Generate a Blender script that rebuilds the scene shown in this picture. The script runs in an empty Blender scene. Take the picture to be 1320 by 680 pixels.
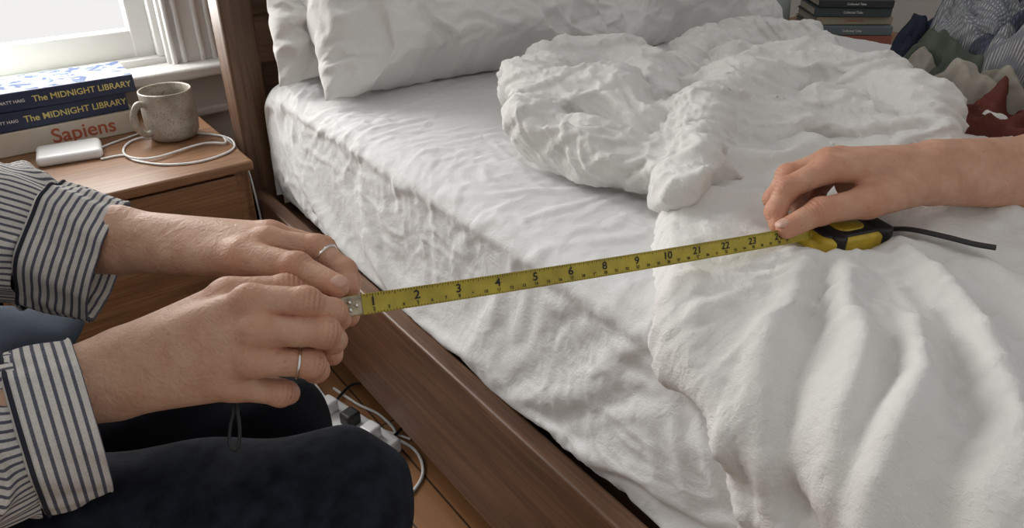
import bpy, bmesh, math, random, time
import numpy as np
from mathutils import Vector, Matrix
random.seed(4)
T0=time.time()
# ------------------------------------------------------------------ frame of reference
F=np.array([.5225,.6935,-.4962]); U=np.array([.2986,.3963,.8682]); R=np.array([.799,-.6013,0.])
F/=np.linalg.norm(F); R=R-F*R.dot(F); R/=np.linalg.norm(R); U=np.cross(R,F)
CAM=np.array([0,0,1.035]); FP=950.0
def P(px,py,d):
    return CAM+d*(F+(px-660)/FP*R+(340-py)/FP*U)
def PZ(px,py,z):
    r=F+(px-660)/FP*R+(340-py)/FP*U
    return CAM+r*((z-CAM[2])/r[2])
S=bpy.context.scene
col=S.collection
# ------------------------------------------------------------------ helpers
def empty(name,parent=None):
    o=bpy.data.objects.new(name,None); col.objects.link(o); o.empty_display_size=.05
    if parent: o.parent=parent
    return o
def link(name,me,mat=None,parent=None,smooth=True):
    o=bpy.data.objects.new(name,me); col.objects.link(o)
    if mat:
        for m in (mat if isinstance(mat,(list,tuple)) else [mat]): me.materials.append(m)
    if smooth: me.shade_smooth()
    if parent: o.parent=parent
    return o
def np_mesh(name,v,f):
    me=bpy.data.meshes.new(name)
    v=np.asarray(v,dtype=np.float32); f=np.asarray(f,dtype=np.int32)
    me.vertices.add(len(v)); me.vertices.foreach_set('co',v.ravel())
    me.loops.add(f.size); me.loops.foreach_set('vertex_index',f.ravel())
    k=f.shape[1]
    me.polygons.add(len(f)); me.polygons.foreach_set('loop_start',np.arange(0,f.size,k,dtype=np.int32))
    try: me.polygons.foreach_set('loop_total',np.full(len(f),k,dtype=np.int32))
    except Exception: pass
    me.update(calc_edges=True); me.validate()
    return me
def box(name,lo,hi,mat,parent=None,bev=.003,seg=2,rot=None,pivot=None):
    bm=bmesh.new(); bmesh.ops.create_cube(bm,size=1)
    c=(np.array(lo)+np.array(hi))/2; s=np.array(hi)-np.array(lo)
    for v in bm.verts: v.co=Vector((v.co.x*s[0],v.co.y*s[1],v.co.z*s[2]))
    if bev>0: bmesh.ops.bevel(bm,geom=list(bm.edges),offset=min(bev,min(s)*.45),segments=seg,profile=.5,affect='EDGES')
    me=bpy.data.meshes.new(name); bm.to_mesh(me); bm.free()
    o=link(name,me,mat,parent,False)
    o.location=Vector(c)
    if rot is not None:
        o.rotation_euler=rot
    return o
def nodes(name):
    m=bpy.data.materials.new(name); m.use_nodes=True
    nt=m.node_tree; b=nt.nodes['Principled BSDF']
    return m,nt,b
def N(nt,t,**k):
    n=nt.nodes.new(t)
    for a,v in k.items():
        if a in n.inputs.keys(): n.inputs[a].default_value=v
        else: setattr(n,a,v)
    return n
def ramp(nt,stops):
    r=nt.nodes.new('ShaderNodeValToRGB'); e=r.color_ramp.elements
    while len(e)<len(stops): e.new(.5)
    for x,(p,c) in zip(e,stops): x.position=p; x.color=(*c,1) if len(c)==3 else c
    return r
def simple(name,colr,rough=.6,bump=0,bscale=200,metal=0,var=0,vscale=8,sheen=0,detail=3,dist=.001):
    m,nt,b=nodes(name); L=nt.links
    b.inputs['Base Color'].default_value=(*colr,1); b.inputs['Roughness'].default_value=rough; b.inputs['Metallic'].default_value=metal
    tc=N(nt,'ShaderNodeTexCoord')
    if sheen: b.inputs['Sheen Weight'].default_value=sheen
    if rough>=.9: b.inputs['Specular IOR Level'].default_value=.15
    if var:
        n=N(nt,'ShaderNodeTexNoise',Scale=vscale,Detail=4.0); L.new(tc.outputs['Object'],n.inputs['Vector'])
        c=np.array(colr); r=ramp(nt,[(.3,tuple(np.clip(c*(1-var),0,1))),(.7,tuple(np.clip(c*(1+var),0,1)))])
        L.new(n.outputs['Fac'],r.inputs['Fac']); L.new(r.outputs['Color'],b.inputs['Base Color'])
    if bump:
        n2=N(nt,'ShaderNodeTexNoise',Scale=bscale,Detail=float(detail)); L.new(tc.outputs['Object'],n2.inputs['Vector'])
        bp=N(nt,'ShaderNodeBump',Strength=bump,Distance=dist); L.new(n2.outputs['Fac'],bp.inputs['Height']); L.new(bp.outputs['Normal'],b.inputs['Normal'])
    return m
def wood(name,c1,c2,c3,axis=1,scale=1.0,rough=.45):
    m,nt,b=nodes(name); L=nt.links
    tc=N(nt,'ShaderNodeTexCoord'); mp=N(nt,'ShaderNodeMapping')
    sc=[14*scale]*3; sc[axis]=1.0*scale; mp.inputs['Scale'].default_value=sc
    L.new(tc.outputs['Object'],mp.inputs['Vector'])
    n=N(nt,'ShaderNodeTexNoise',Scale=3.0,Detail=8.0,Roughness=.65,Distortion=.6); L.new(mp.outputs[0],n.inputs['Vector'])
    r=ramp(nt,[(.28,c1),(.5,c2),(.74,c3)]); L.new(n.outputs['Fac'],r.inputs['Fac'])
    mp2=N(nt,'ShaderNodeMapping'); s2=[220*scale]*3; s2[axis]=5*scale; mp2.inputs['Scale'].default_value=s2
    L.new(tc.outputs['Object'],mp2.inputs['Vector'])
    n2=N(nt,'ShaderNodeTexNoise',Scale=1.0,Detail=3.0); L.new(mp2.outputs[0],n2.inputs['Vector'])
    mx=N(nt,'ShaderNodeMix',data_type='RGBA',blend_type='MULTIPLY'); mx.inputs[0].default_value=.55
    r2=ramp(nt,[(.35,(.45,.42,.4)),(.6,(1,1,1))]); L.new(n2.outputs['Fac'],r2.inputs['Fac'])
    L.new(r.outputs['Color'],mx.inputs[6]); L.new(r2.outputs['Color'],mx.inputs[7]); L.new(mx.outputs[2],b.inputs['Base Color'])
    b.inputs['Roughness'].default_value=rough
    bp=N(nt,'ShaderNodeBump',Strength=.25,Distance=.0006); L.new(n2.outputs['Fac'],bp.inputs['Height']); L.new(bp.outputs['Normal'],b.inputs['Normal'])
    return m
def linen(name,colr,weave=.35,scale=1100,soft=.5,sc2=70,big=.5):
    m,nt,b=nodes(name); L=nt.links
    tc=N(nt,'ShaderNodeTexCoord')
    b.inputs['Roughness'].default_value=.95; b.inputs['Sheen Weight'].default_value=.05
    b.inputs['Specular IOR Level'].default_value=.1
    nn=N(nt,'ShaderNodeTexNoise',Scale=6.0,Detail=5.0); L.new(tc.outputs['Object'],nn.inputs['Vector'])
    c=np.array(colr); r=ramp(nt,[(.3,tuple(c*.965)),(.7,tuple(np.clip(c*1.02,0,1)))])
    L.new(nn.outputs['Fac'],r.inputs['Fac']); L.new(r.outputs['Color'],b.inputs['Base Color'])
    a0=N(nt,'ShaderNodeTexNoise',Scale=22.0,Detail=4.0,Roughness=.55,Distortion=1.4); L.new(tc.outputs['Object'],a0.inputs['Vector'])
    b0=N(nt,'ShaderNodeBump',Strength=big,Distance=.008); L.new(a0.outputs['Fac'],b0.inputs['Height'])
    a=N(nt,'ShaderNodeTexNoise',Scale=float(sc2),Detail=5.0,Roughness=.6,Distortion=.5); L.new(tc.outputs['Object'],a.inputs['Vector'])
    mp=N(nt,'ShaderNodeMapping'); mp.inputs['Scale'].default_value=(scale,scale*.18,scale*.5); L.new(tc.outputs['Object'],mp.inputs['Vector'])
    w=N(nt,'ShaderNodeTexNoise',Scale=1.0,Detail=2.0); L.new(mp.outputs[0],w.inputs['Vector'])
    b1=N(nt,'ShaderNodeBump',Strength=soft,Distance=.003); L.new(a.outputs['Fac'],b1.inputs['Height']); L.new(b0.outputs['Normal'],b1.inputs['Normal'])
    b2=N(nt,'ShaderNodeBump',Strength=weave,Distance=.0007); L.new(w.outputs['Fac'],b2.inputs['Height']); L.new(b1.outputs['Normal'],b2.inputs['Normal'])
    L.new(b2.outputs['Normal'],b.inputs['Normal'])
    return m
def catmull(pts,n,closed=False):
    p=np.asarray(pts,float); m=len(p)
    out=[]
    segs=m if closed else m-1
    for i in range(segs):
        if closed: a,b,c,d=p[(i-1)%m],p[i],p[(i+1)%m],p[(i+2)%m]
        else: a,b,c,d=p[max(i-1,0)],p[i],p[i+1],p[min(i+2,m-1)]
        for t in np.linspace(0,1,n,endpoint=False):
            out.append(.5*((2*b)+(-a+c)*t+(2*a-5*b+4*c-d)*t*t+(-a+3*b-3*c+d)*t**3))
    if not closed: out.append(p[-1])
    return np.array(out)
# ---- perlin
rng=np.random.RandomState(7); PERM=rng.permutation(256); ANG=rng.rand(256)*2*np.pi
def perlin(x,y,seed=0):
    x=np.asarray(x,float)+seed*17.37; y=np.asarray(y,float)+seed*9.71
    xi=np.floor(x).astype(int); yi=np.floor(y).astype(int); xf=x-xi; yf=y-yi
    def g(a,b,dx,dy):
        h=PERM[(PERM[a&255]+b)&255]; return np.cos(ANG[h])*dx+np.sin(ANG[h])*dy
    u=xf**3*(xf*(xf*6-15)+10); v=yf**3*(yf*(yf*6-15)+10)
    n00=g(xi,yi,xf,yf); n10=g(xi+1,yi,xf-1,yf); n01=g(xi,yi+1,xf,yf-1); n11=g(xi+1,yi+1,xf-1,yf-1)
    return ((n00*(1-u)+n10*u)*(1-v)+(n01*(1-u)+n11*u)*v)*1.4
def fold(x,y,seed=0,w=.22):
    return np.exp(-(perlin(x,y,seed)/w)**2)
def seg_dist(X,Y,pl,closed=False):
    pl=np.asarray(pl); n=len(pl); best=np.full(X.shape,1e9); tb=np.zeros(X.shape)
    m=n if closed else n-1
    for i in range(m):
        a=pl[i]; b=pl[(i+1)%n]; ab=b-a; L=max(ab.dot(ab),1e-12)
        t=np.clip(((X-a[0])*ab[0]+(Y-a[1])*ab[1])/L,0,1)
        d=np.hypot(X-a[0]-t*ab[0],Y-a[1]-t*ab[1])
        k=d<best; best[k]=d[k]; tb[k]=((i+t)/m)[k]
    return best,tb
def inside(X,Y,pl):
    c=np.zeros(X.shape,bool); n=len(pl)
    for i in range(n):
        x1,y1=pl[i]; x2,y2=pl[(i+1)%n]
        if y1==y2: continue
        k=((y1>Y)!=(y2>Y))&(X<(x2-x1)*(Y-y1)/(y2-y1)+x1); c^=k
    return c
def grid_faces(nu,nv,wrap=False):
    i=np.arange(nu-1)[:,None]; j=np.arange(nv if wrap else nv-1)[None,:]
    j2=(j+1)%nv if wrap else j+1
    a=i*nv+j; b=i*nv+j2; c=(i+1)*nv+j2; d=(i+1)*nv+j
    return np.stack([a+0*j,b,c,d+0*j],-1).reshape(-1,4)
def set_uv(me,uv):
    l=me.uv_layers.new(name='UVMap'); vi=np.zeros(len(me.loops),int); me.loops.foreach_get('vertex_index',vi)
    l.data.foreach_set('uv',np.asarray(uv,dtype=np.float32)[vi].ravel())
def loft(name,cen,rad,mat,parent=None,nr=48,axis=None,up=(0,0,1),ell=None,disp=None,cap=True,uvlen=None):
    cen=np.asarray(cen,float); n=len(cen); rad=np.asarray(rad,float)
    up=np.array(up,float)
    th=np.linspace(0,2*np.pi,nr,endpoint=False)
    seg=np.r_[0,np.cumsum(np.linalg.norm(np.diff(cen,axis=0),axis=1))]
    V=[];UV=[]
    for i in range(n):
        t=(cen[min(i+1,n-1)]-cen[max(i-1,0)]) if axis is None else np.array(axis,float)
        t=t/max(np.linalg.norm(t),1e-9)
        b=up-t*up.dot(t); b/=np.linalg.norm(b); a=np.cross(b,t)
        ra=rad[i]*(ell[0] if ell else 1); rb=rad[i]*(ell[1] if ell else 1)
        dd=disp(th,seg[i],i) if disp else 0
        V.append(cen[i]+np.outer(np.cos(th)*(ra+dd),a)+np.outer(np.sin(th)*(rb+dd),b))
        UV.append(np.c_[th/(2*np.pi),np.full(nr,seg[i])])
    V=np.concatenate(V); UV=np.concatenate(UV)
    f=grid_faces(n,nr,True)[:,::-1]
    if cap:
        V=np.r_[V,[cen[0]],[cen[-1]]]; UV=np.r_[UV,[[0,0]],[[0,seg[-1]]]]
        k=len(V)-2; j=np.arange(nr); j2=(j+1)%nr
        me=bpy.data.meshes.new(name)
        tri=[(k,a_,b_) for a_,b_ in zip(j,j2)]+[(k+1,(n-1)*nr+b_,(n-1)*nr+a_) for a_,b_ in zip(j,j2)]
        me.from_pydata(V.tolist(),[],f.tolist()+[tuple(int(q) for q in t_) for t_ in tri]); me.update()
    else:
        me=np_mesh(name,V,f)
    set_uv(me,UV)
    l=me.uv_layers[0].data; arr=np.zeros(len(l)*2,np.float32); l.foreach_get('uv',arr); arr=arr.reshape(-1,2)
    ls=np.zeros(len(me.polygons),int); me.polygons.foreach_get('loop_start',ls); lt=np.zeros(len(me.polygons),int); me.polygons.foreach_get('loop_total',lt)
    q=ls[lt==4][:,None]+np.arange(4); u=arr[q,0]; bad=(u.max(1)-u.min(1))>.5; u[bad]=np.where(u[bad]<.5,u[bad]+1,u[bad]); arr[q,0]=u; l.foreach_set('uv',arr.ravel())
    return link(name,me,mat,parent)
def curve(name,pts,r,mat,parent=None,n=8):
    cu=bpy.data.curves.new(name,'CURVE'); cu.dimensions='3D'; cu.bevel_depth=r; cu.bevel_resolution=3; cu.use_fill_caps=True
    p=catmull(pts,n); s=cu.splines.new('POLY'); s.points.add(len(p)-1)
    for q,x in zip(s.points,p): q.co=(*x,1)
    cu.materials.append(mat); o=bpy.data.objects.new(name,cu); col.objects.link(o)
    if parent: o.parent=parent
    return o
def text_verts(body,size,bold=.015):
    cu=bpy.data.curves.new('t','FONT'); cu.body=body; cu.size=size; cu.align_x='CENTER'; cu.align_y='CENTER'
    cu.offset=size*bold
    o=bpy.data.objects.new('t',cu); col.objects.link(o)
    bpy.context.view_layer.update()
    me=bpy.data.meshes.new_from_object(o.evaluated_get(bpy.context.evaluated_depsgraph_get()))
    v=np.array([q.co[:] for q in me.vertices]); f=[tuple(p.vertices) for p in me.polygons]
    bpy.data.objects.remove(o); return v,f
# ---- cloth settling: lets a slightly oversized fabric buckle into natural wrinkles, then freezes it
def settle(ob,collider,grow,frames=18,pin=None,bend=.3,mass=.25,grav=.6,quality=5,damp=1.5,pressure=None):
    t=time.time()
    co=np.zeros(len(ob.data.vertices)*3,np.float32); ob.data.vertices.foreach_get('co',co); base=co.reshape(-1,3).copy()
    try:
        if collider is not None:
            collider.modifiers.new('c','COLLISION'); collider.collision.thickness_outer=.002; collider.collision.thickness_inner=.06; collider.collision.cloth_friction=8; collider.collision.use_culling=False
        md=ob.modifiers.new('cloth','CLOTH'); s=md.settings
        s.quality=quality; s.mass=mass; s.air_damping=damp; s.tension_stiffness=20; s.compression_stiffness=20; s.shear_stiffness=8; s.bending_stiffness=bend
        s.tension_damping=5; s.compression_damping=5; s.shear_damping=5; s.bending_damping=.3
        s.effector_weights.gravity=grav; s.shrink_min=-grow
        if pressure is not None: s.use_pressure=True; s.uniform_pressure_force=pressure
        if pin is not None:
            vg=ob.vertex_groups.new(name='pin')
            for w in np.unique(np.round(pin,2)):
                if w>0: vg.add([int(i) for i in np.nonzero(np.round(pin,2)==w)[0]],float(w),'REPLACE')
            s.vertex_group_mass='pin'; s.pin_stiffness=1.0
        md.collision_settings.use_collision=collider is not None; md.collision_settings.distance_min=.002; md.collision_settings.use_self_collision=False; md.collision_settings.collision_quality=2
        md.point_cache.frame_start=1; md.point_cache.frame_end=frames+2
        for f in range(1,frames+1): S.frame_set(f)
        ev=ob.evaluated_get(bpy.context.evaluated_depsgraph_get()); me=ev.to_mesh(); c2=np.zeros(len(me.vertices)*3,np.float32); me.vertices.foreach_get('co',c2); ev.to_mesh_clear()
        c2=c2.reshape(-1,3); dd=np.linalg.norm(c2-base,axis=1)
        print('SETTLE',ob.name,len(base),'mean %.4f max %.4f  %.1fs'%(dd.mean(),dd.max(),time.time()-t))
        ok=np.isfinite(c2).all() and dd.max()<.25
    except Exception as e:
        print('SETTLE FAIL',e); ok=False; c2=base
    ob.modifiers.clear(); ob.vertex_groups.clear()
    if ok: ob.data.vertices.foreach_set('co',c2.ravel()); ob.data.update()
    if collider is not None: bpy.data.objects.remove(collider)
    S.frame_set(1)
    return ok
def subsurf(o,l=1):
    m=o.modifiers.new('sub','SUBSURF'); m.levels=l; m.render_levels=l
def detail(o,fn,outward=False):
    """freeze one subdivision level and press fine linen creases into it"""
    subsurf(o); me=bpy.data.meshes.new_from_object(o.evaluated_get(bpy.context.evaluated_depsgraph_get()))
    o.modifiers.clear(); n=len(me.vertices); co=np.zeros(n*3,np.float32); me.vertices.foreach_get('co',co); co=co.reshape(-1,3)
    no=np.zeros(n*3,np.float32); me.vertices.foreach_get('normal',no); no=no.reshape(-1,3)
    sgn=1 if outward else np.sign(no[:,2].mean()+1e-6)
    h=fn(co); me.vertices.foreach_set('co',(co+no*(h*sgn)[:,None]).astype(np.float32).ravel()); me.update(); me.shade_smooth(); o.data=me
# ---- SDF surface nets
def caps(p,a,b,ra,rb):
    ab=b-a; L=max(ab.dot(ab),1e-12); q=p-a
    h=np.clip((q@ab)/L,0,1); return np.linalg.norm(q-h[:,None]*ab,axis=1)-(ra+(rb-ra)*h)
def smin(a,b,k):
    h=np.maximum(k-np.abs(a-b),0)/k; return np.minimum(a,b)-h*h*k*.25
def ellip(p,c,r,M=None):
    q=p-c
    if M is not None: q=q@M
    k0=np.linalg.norm(q/r,axis=1); k1=np.linalg.norm(q/(r*r),axis=1); return k0*(k0-1)/np.maximum(k1,1e-9)
def sdf_mesh(name,f,lo,hi,h):
    B=6; lo=np.array(lo,float); n=np.ceil((np.array(hi)-lo)/h/B).astype(int)*B
    cb=n//B
    ci=np.stack(np.meshgrid(*[np.arange(c) for c in cb],indexing='ij'),-1).reshape(-1,3)
    cc=lo+(ci+.5)*B*h-.5*h
    fv=f(cc); keep=np.abs(fv)<B*h*1.05+.004
    vol=np.repeat(np.repeat(np.repeat(fv.reshape(cb),B,0),B,1),B,2)
    o=np.stack(np.meshgrid(*[np.arange(B)]*3,indexing='ij'),-1).reshape(-1,3)
    idx=(ci[keep][:,None,:]*B+o[None]).reshape(-1,3)
    val=np.concatenate([f(lo+c*h) for c in np.array_split(idx,max(1,len(idx)//200000))])
    vol[idx[:,0],idx[:,1],idx[:,2]]=val
    ins=vol<0
    c=[ins[a:ins.shape[0]-1+a,b:ins.shape[1]-1+b,d:ins.shape[2]-1+d] for a in(0,1) for b in(0,1) for d in(0,1)]
    s=sum(x.astype(np.int8) for x in c); act=(s>0)&(s<8)
    A=np.argwhere(act); vid=-np.ones(act.shape,int); vid[act]=np.arange(len(A))
    acc=np.zeros((len(A),3)); cnt=np.zeros(len(A))
    co=[np.array(x) for x in [(0,0,0),(0,0,1),(0,1,0),(0,1,1),(1,0,0),(1,0,1),(1,1,0),(1,1,1)]]
    for i in range(8):
        for j in range(i+1,8):
            if np.abs(co[i]-co[j]).sum()!=1: continue
            a=vol[tuple((A+co[i]).T)]; b=vol[tuple((A+co[j]).T)]; k=(a<0)!=(b<0)
            t=np.where(k,a/np.where(k,a-b,1),0)
            acc+=np.where(k[:,None],co[i]+(co[j]-co[i])*t[:,None],0); cnt+=k
    V=lo+(A+acc/cnt[:,None])*h
    Fs=[]
    for ax in range(3):
        sl=[slice(None)]*3; s2=[slice(None)]*3; sl[ax]=slice(0,-1); s2[ax]=slice(1,None)
        a=ins[tuple(sl)]; b=ins[tuple(s2)]; E=np.argwhere(a!=b)
        u,v=(ax+1)%3,(ax+2)%3
        ok=(E[:,u]>0)&(E[:,v]>0)&(E[:,u]<vid.shape[u])&(E[:,v]<vid.shape[v]); E=E[ok]
        def g(du,dv):
            q=E.copy(); q[:,u]-=du; q[:,v]-=dv; return vid[tuple(q.T)]
        q=np.stack([g(1,1),g(0,1),g(0,0),g(1,0)],1)
        fl=~a[tuple(E.T)]; q[fl]=q[fl][:,::-1]; Fs.append(q)
    Fq=np.concatenate(Fs); Fq=Fq[(Fq>=0).all(1)]
    return np_mesh(name,V,Fq),V
# ------------------------------------------------------------------ materials
M_sheet=linen('sheet_cotton',(.735,.735,.735),weave=.4,soft=.45,sc2=60,big=.25)
M_duvet=linen('duvet_linen',(.745,.735,.715),weave=.8,soft=.65,sc2=80,big=.3)
M_pillow=linen('pillow_cotton',(.745,.735,.715),weave=.4,soft=.5,sc2=60,big=.3)
M_walnut=wood('walnut_y',(.07,.034,.018),(.135,.067,.036),(.22,.118,.066),axis=1)
M_walnutx=wood('walnut_x',(.075,.038,.021),(.13,.068,.038),(.21,.115,.068),axis=0)
M_walnutz=wood('walnut_z',(.085,.044,.024),(.15,.08,.044),(.22,.12,.07),axis=2)
M_night=wood('nightstand_wood',(.16,.073,.032),(.26,.13,.06),(.36,.19,.10),axis=0)
M_wall=simple('wall_paint',(.66,.645,.62),.9,bump=.1,bscale=120)
M_trim=simple('trim_paint',(.74,.735,.72),.5)
M_white=simple('white_plastic',(.76,.76,.76),.35)
M_black=simple('black_rubber',(.012,.012,.013),.5)
M_metal=simple('silver',(.75,.74,.72),.22,metal=1)
def skin_mat(name,c):
    m,nt,b=nodes(name); L=nt.links
    tc=N(nt,'ShaderNodeTexCoord'); at=N(nt,'ShaderNodeAttribute'); at.attribute_name='tint'
    sp=N(nt,'ShaderNodeSeparateColor'); L.new(at.outputs['Color'],sp.inputs[0])
    n=N(nt,'ShaderNodeTexNoise',Scale=45.0,Detail=5.0,Roughness=.6); L.new(tc.outputs['Object'],n.inputs['Vector'])
    c=np.array(c); r=ramp(nt,[(.3,tuple(c*np.array([.86,.78,.75]))),(.7,tuple(np.clip(c*np.array([1.06,1.08,1.1]),0,1)))]); L.new(n.outputs['Fac'],r.inputs['Fac'])
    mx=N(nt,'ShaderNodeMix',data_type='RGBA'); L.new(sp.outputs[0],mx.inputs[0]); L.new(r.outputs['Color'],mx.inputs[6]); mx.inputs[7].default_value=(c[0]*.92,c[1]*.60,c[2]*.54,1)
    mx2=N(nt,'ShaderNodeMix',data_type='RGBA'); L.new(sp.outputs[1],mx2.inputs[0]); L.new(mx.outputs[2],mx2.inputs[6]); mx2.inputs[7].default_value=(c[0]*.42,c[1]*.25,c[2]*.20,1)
    vo=N(nt,'ShaderNodeTexVoronoi',Scale=70.0); L.new(tc.outputs['Object'],vo.inputs['Vector'])
    rf=ramp(nt,[(.06,(.45,.45,.45)),(.12,(0,0,0))]); L.new(vo.outputs['Distance'],rf.inputs['Fac'])
    mx3=N(nt,'ShaderNodeMix',data_type='RGBA'); L.new(rf.outputs['Color'],mx3.inputs[0]); L.new(mx2.outputs[2],mx3.inputs[6]); mx3.inputs[7].default_value=(c[0]*.62,c[1]*.45,c[2]*.38,1)
    L.new(mx3.outputs[2],b.inputs['Base Color'])
    b.inputs['Roughness'].default_value=.56; b.inputs['Specular IOR Level'].default_value=.4; b.inputs['Subsurface Weight'].default_value=.07; b.inputs['Subsurface Radius'].default_value=(.008,.003,.0015); b.inputs['Subsurface Scale'].default_value=.3
    v2=N(nt,'ShaderNodeTexVoronoi',Scale=480.0); L.new(tc.outputs['Object'],v2.inputs['Vector'])
    n3=N(nt,'ShaderNodeTexNoise',Scale=90.0,Detail=4.0,Distortion=1.5); L.new(tc.outputs['Object'],n3.inputs['Vector'])
    b1=N(nt,'ShaderNodeBump',Strength=.6,Distance=.002); L.new(n3.outputs['Fac'],b1.inputs['Height'])
    b2=N(nt,'ShaderNodeBump',Strength=.35,Distance=.0006); L.new(v2.outputs['Distance'],b2.inputs['Height']); L.new(b1.outputs['Normal'],b2.inputs['Normal'])
    L.new(b2.outputs['Normal'],b.inputs['Normal'])
    return m
M_skin=skin_mat('skin_fair',(.56,.345,.235))
M_skin2=skin_mat('skin_tan',(.57,.32,.215))
M_nail=simple('fingernail',(.56,.34,.26),.45)
def stripes(name,mode):
    m,nt,b=nodes(name); L=nt.links
    uv=N(nt,'ShaderNodeUVMap'); sp=N(nt,'ShaderNodeSeparateXYZ'); L.new(uv.outputs[0],sp.inputs[0])
    mu=N(nt,'ShaderNodeMath',operation='MULTIPLY')
    if mode=='along': L.new(sp.outputs[0],mu.inputs[0]); mu.inputs[1].default_value=62
    else: L.new(sp.outputs[1],mu.inputs[0]); mu.inputs[1].default_value=1/.0064
    fr=N(nt,'ShaderNodeMath',operation='FRACT'); L.new(mu.outputs[0],fr.inputs[0])
    wh=(.60,.575,.54); dk=(.10,.105,.135)
    r=ramp(nt,[(0,wh),(.56,wh),(.62,dk),(.93,dk),(.99,wh)])
    L.new(fr.outputs[0],r.inputs['Fac'])
    tc=N(nt,'ShaderNodeTexCoord'); n=N(nt,'ShaderNodeTexNoise',Scale=900.0,Detail=2.0); L.new(tc.outputs['Object'],n.inputs['Vector'])
    mx=N(nt,'ShaderNodeMix',data_type='RGBA',blend_type='SOFT_LIGHT'); mx.inputs[0].default_value=.7
    L.new(r.outputs['Color'],mx.inputs[6]); L.new(n.outputs['Fac'],mx.inputs[7]); L.new(mx.outputs[2],b.inputs['Base Color'])
    bp=N(nt,'ShaderNodeBump',Strength=.4,Distance=.0006); L.new(n.outputs['Fac'],bp.inputs['Height']); L.new(bp.outputs['Normal'],b.inputs['Normal'])
    b.inputs['Roughness'].default_value=.9; b.inputs['Specular IOR Level'].default_value=.15
    return m
M_strL=stripes('shirt_stripe_long','along'); M_strC=stripes('shirt_stripe_cuff','around')
M_seam=simple('shirt_seam',(.03,.032,.045),.9)
M_jean=simple('dark_denim',(.012,.0145,.022),.95,bump=1.0,bscale=700,var=.5,vscale=60)
M_jean2=simple('dark_denim_far',(.005,.006,.009),.95,bump=.5,bscale=900,var=.3,vscale=14)  # darker version of the jeans denim, used on the far leg alone
M_blue=simple('blue_denim',(.055,.07,.095),.9,bump=.6,bscale=700,var=.25,vscale=20)
# ------------------------------------------------------------------ room
WY=2.05; RX=3.3; LX=-2.2
def floor_mat():
    m,nt,b=nodes('oak_floor'); L=nt.links
    tc=N(nt,'ShaderNodeTexCoord'); mp=N(nt,'ShaderNodeMapping'); mp.inputs['Rotation'].default_value=(0,0,math.pi/2); L.new(tc.outputs['Object'],mp.inputs[0])
    br=N(nt,'ShaderNodeTexBrick',Scale=1.0); br.inputs['Brick Width'].default_value=1.1; br.inputs['Row Height'].default_value=.075; br.inputs['Mortar Size'].default_value=.002
    br.inputs['Color1'].default_value=(.27,.12,.045,1); br.inputs['Color2'].default_value=(.36,.175,.075,1); br.inputs['Mortar'].default_value=(.04,.02,.01,1)
    L.new(mp.outputs[0],br.inputs['Vector'])
    mp2=N(nt,'ShaderNodeMapping'); mp2.inputs['Scale'].default_value=(60,3,1); L.new(tc.outputs['Object'],mp2.inputs[0])
    n=N(nt,'ShaderNodeTexNoise',Scale=1.0,Detail=6.0); L.new(mp2.outputs[0],n.inputs['Vector'])
    mx=N(nt,'ShaderNodeMix',data_type='RGBA',blend_type='MULTIPLY'); mx.inputs[0].default_value=.5
    r=ramp(nt,[(.3,(.5,.45,.4)),(.6,(1,1,1))]); L.new(n.outputs['Fac'],r.inputs['Fac'])
    L.new(br.outputs['Color'],mx.inputs[6]); L.new(r.outputs['Color'],mx.inputs[7]); L.new(mx.outputs[2],b.inputs['Base Color'])
    b.inputs['Roughness'].default_value=.4
    return m
box('floor',(LX,-2.2,-.05),(RX,WY+.1,0),floor_mat(),bev=0)
wx0,wx1,wz0,wz1=-.95,.434,.56,1.95
bm=bmesh.new()
def addbox(bm,lo,hi):
    r=bmesh.ops.create_cube(bm,size=1); c=(np.array(lo)+np.array(hi))/2; s=np.array(hi)-np.array(lo)
    for v in r['verts']: v.co=Vector((v.co.x*s[0]+c[0],v.co.y*s[1]+c[1],v.co.z*s[2]+c[2]))
for lo,hi in [((LX,WY,0),(wx0,WY+.14,2.6)),((wx1,WY,0),(RX,WY+.14,2.6)),((wx0,WY,0),(wx1,WY+.14,wz0)),((wx0,WY,wz1),(wx1,WY+.14,2.6))]: addbox(bm,lo,hi)
me=bpy.data.meshes.new('wall_back'); bm.to_mesh(me); bm.free(); link('wall_back',me,M_wall,smooth=False)
box('wall_right',(RX,-2.2,0),(RX+.1,WY+.1,2.6),M_wall,bev=0)
box('added_wall_left',(LX-.1,-2.2,0),(LX,WY+.14,2.6),M_wall,bev=0)  # unseen wall, added to keep open-side light off the bed's near side
box('baseboard_back',(LX,WY-.018,0),(RX,WY,.14),M_trim,bev=.004)
box('baseboard_right',(RX-.018,-2.2,0),(RX,WY-.018,.14),M_trim,bev=.004)
win=empty('window_1')
box('casing_right',(wx1,WY-.022,wz0-.02),(.56,WY,2.05),M_trim,win,bev=.004)
for i,x in enumerate([.442,.466,.512,.542]): box('casing_bead_%d'%i,(x,WY-.036,wz0-.02),(x+.014,WY-.02,2.05),M_trim,win,bev=.006,seg=3)
box('casing_left',(wx0-.12,WY-.03,wz0-.02),(wx0,WY,2.05),M_trim,win)
box('casing_top',(wx0-.12,WY-.03,wz1),(.56,WY,wz1+.12),M_trim,win)
box('sill',(wx0-.14,WY-.095,.515),(.575,WY+.05,.545),M_trim,win,bev=.009,seg=4)
box('apron',(wx0-.12,WY-.022,.40),(.56,WY,.515),M_trim,win,bev=.006)
box('apron_bead',(wx0-.12,WY-.032,.40),(.56,WY,.42),M_trim,win,bev=.006)
box('jamb_right',(wx1-.014,WY+.001,.562),(wx1+.002,WY+.139,wz1),M_trim,win)
box('jamb_left',(wx0-.002,WY+.001,.562),(wx0+.016,WY+.139,wz1),M_trim,win)
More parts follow.
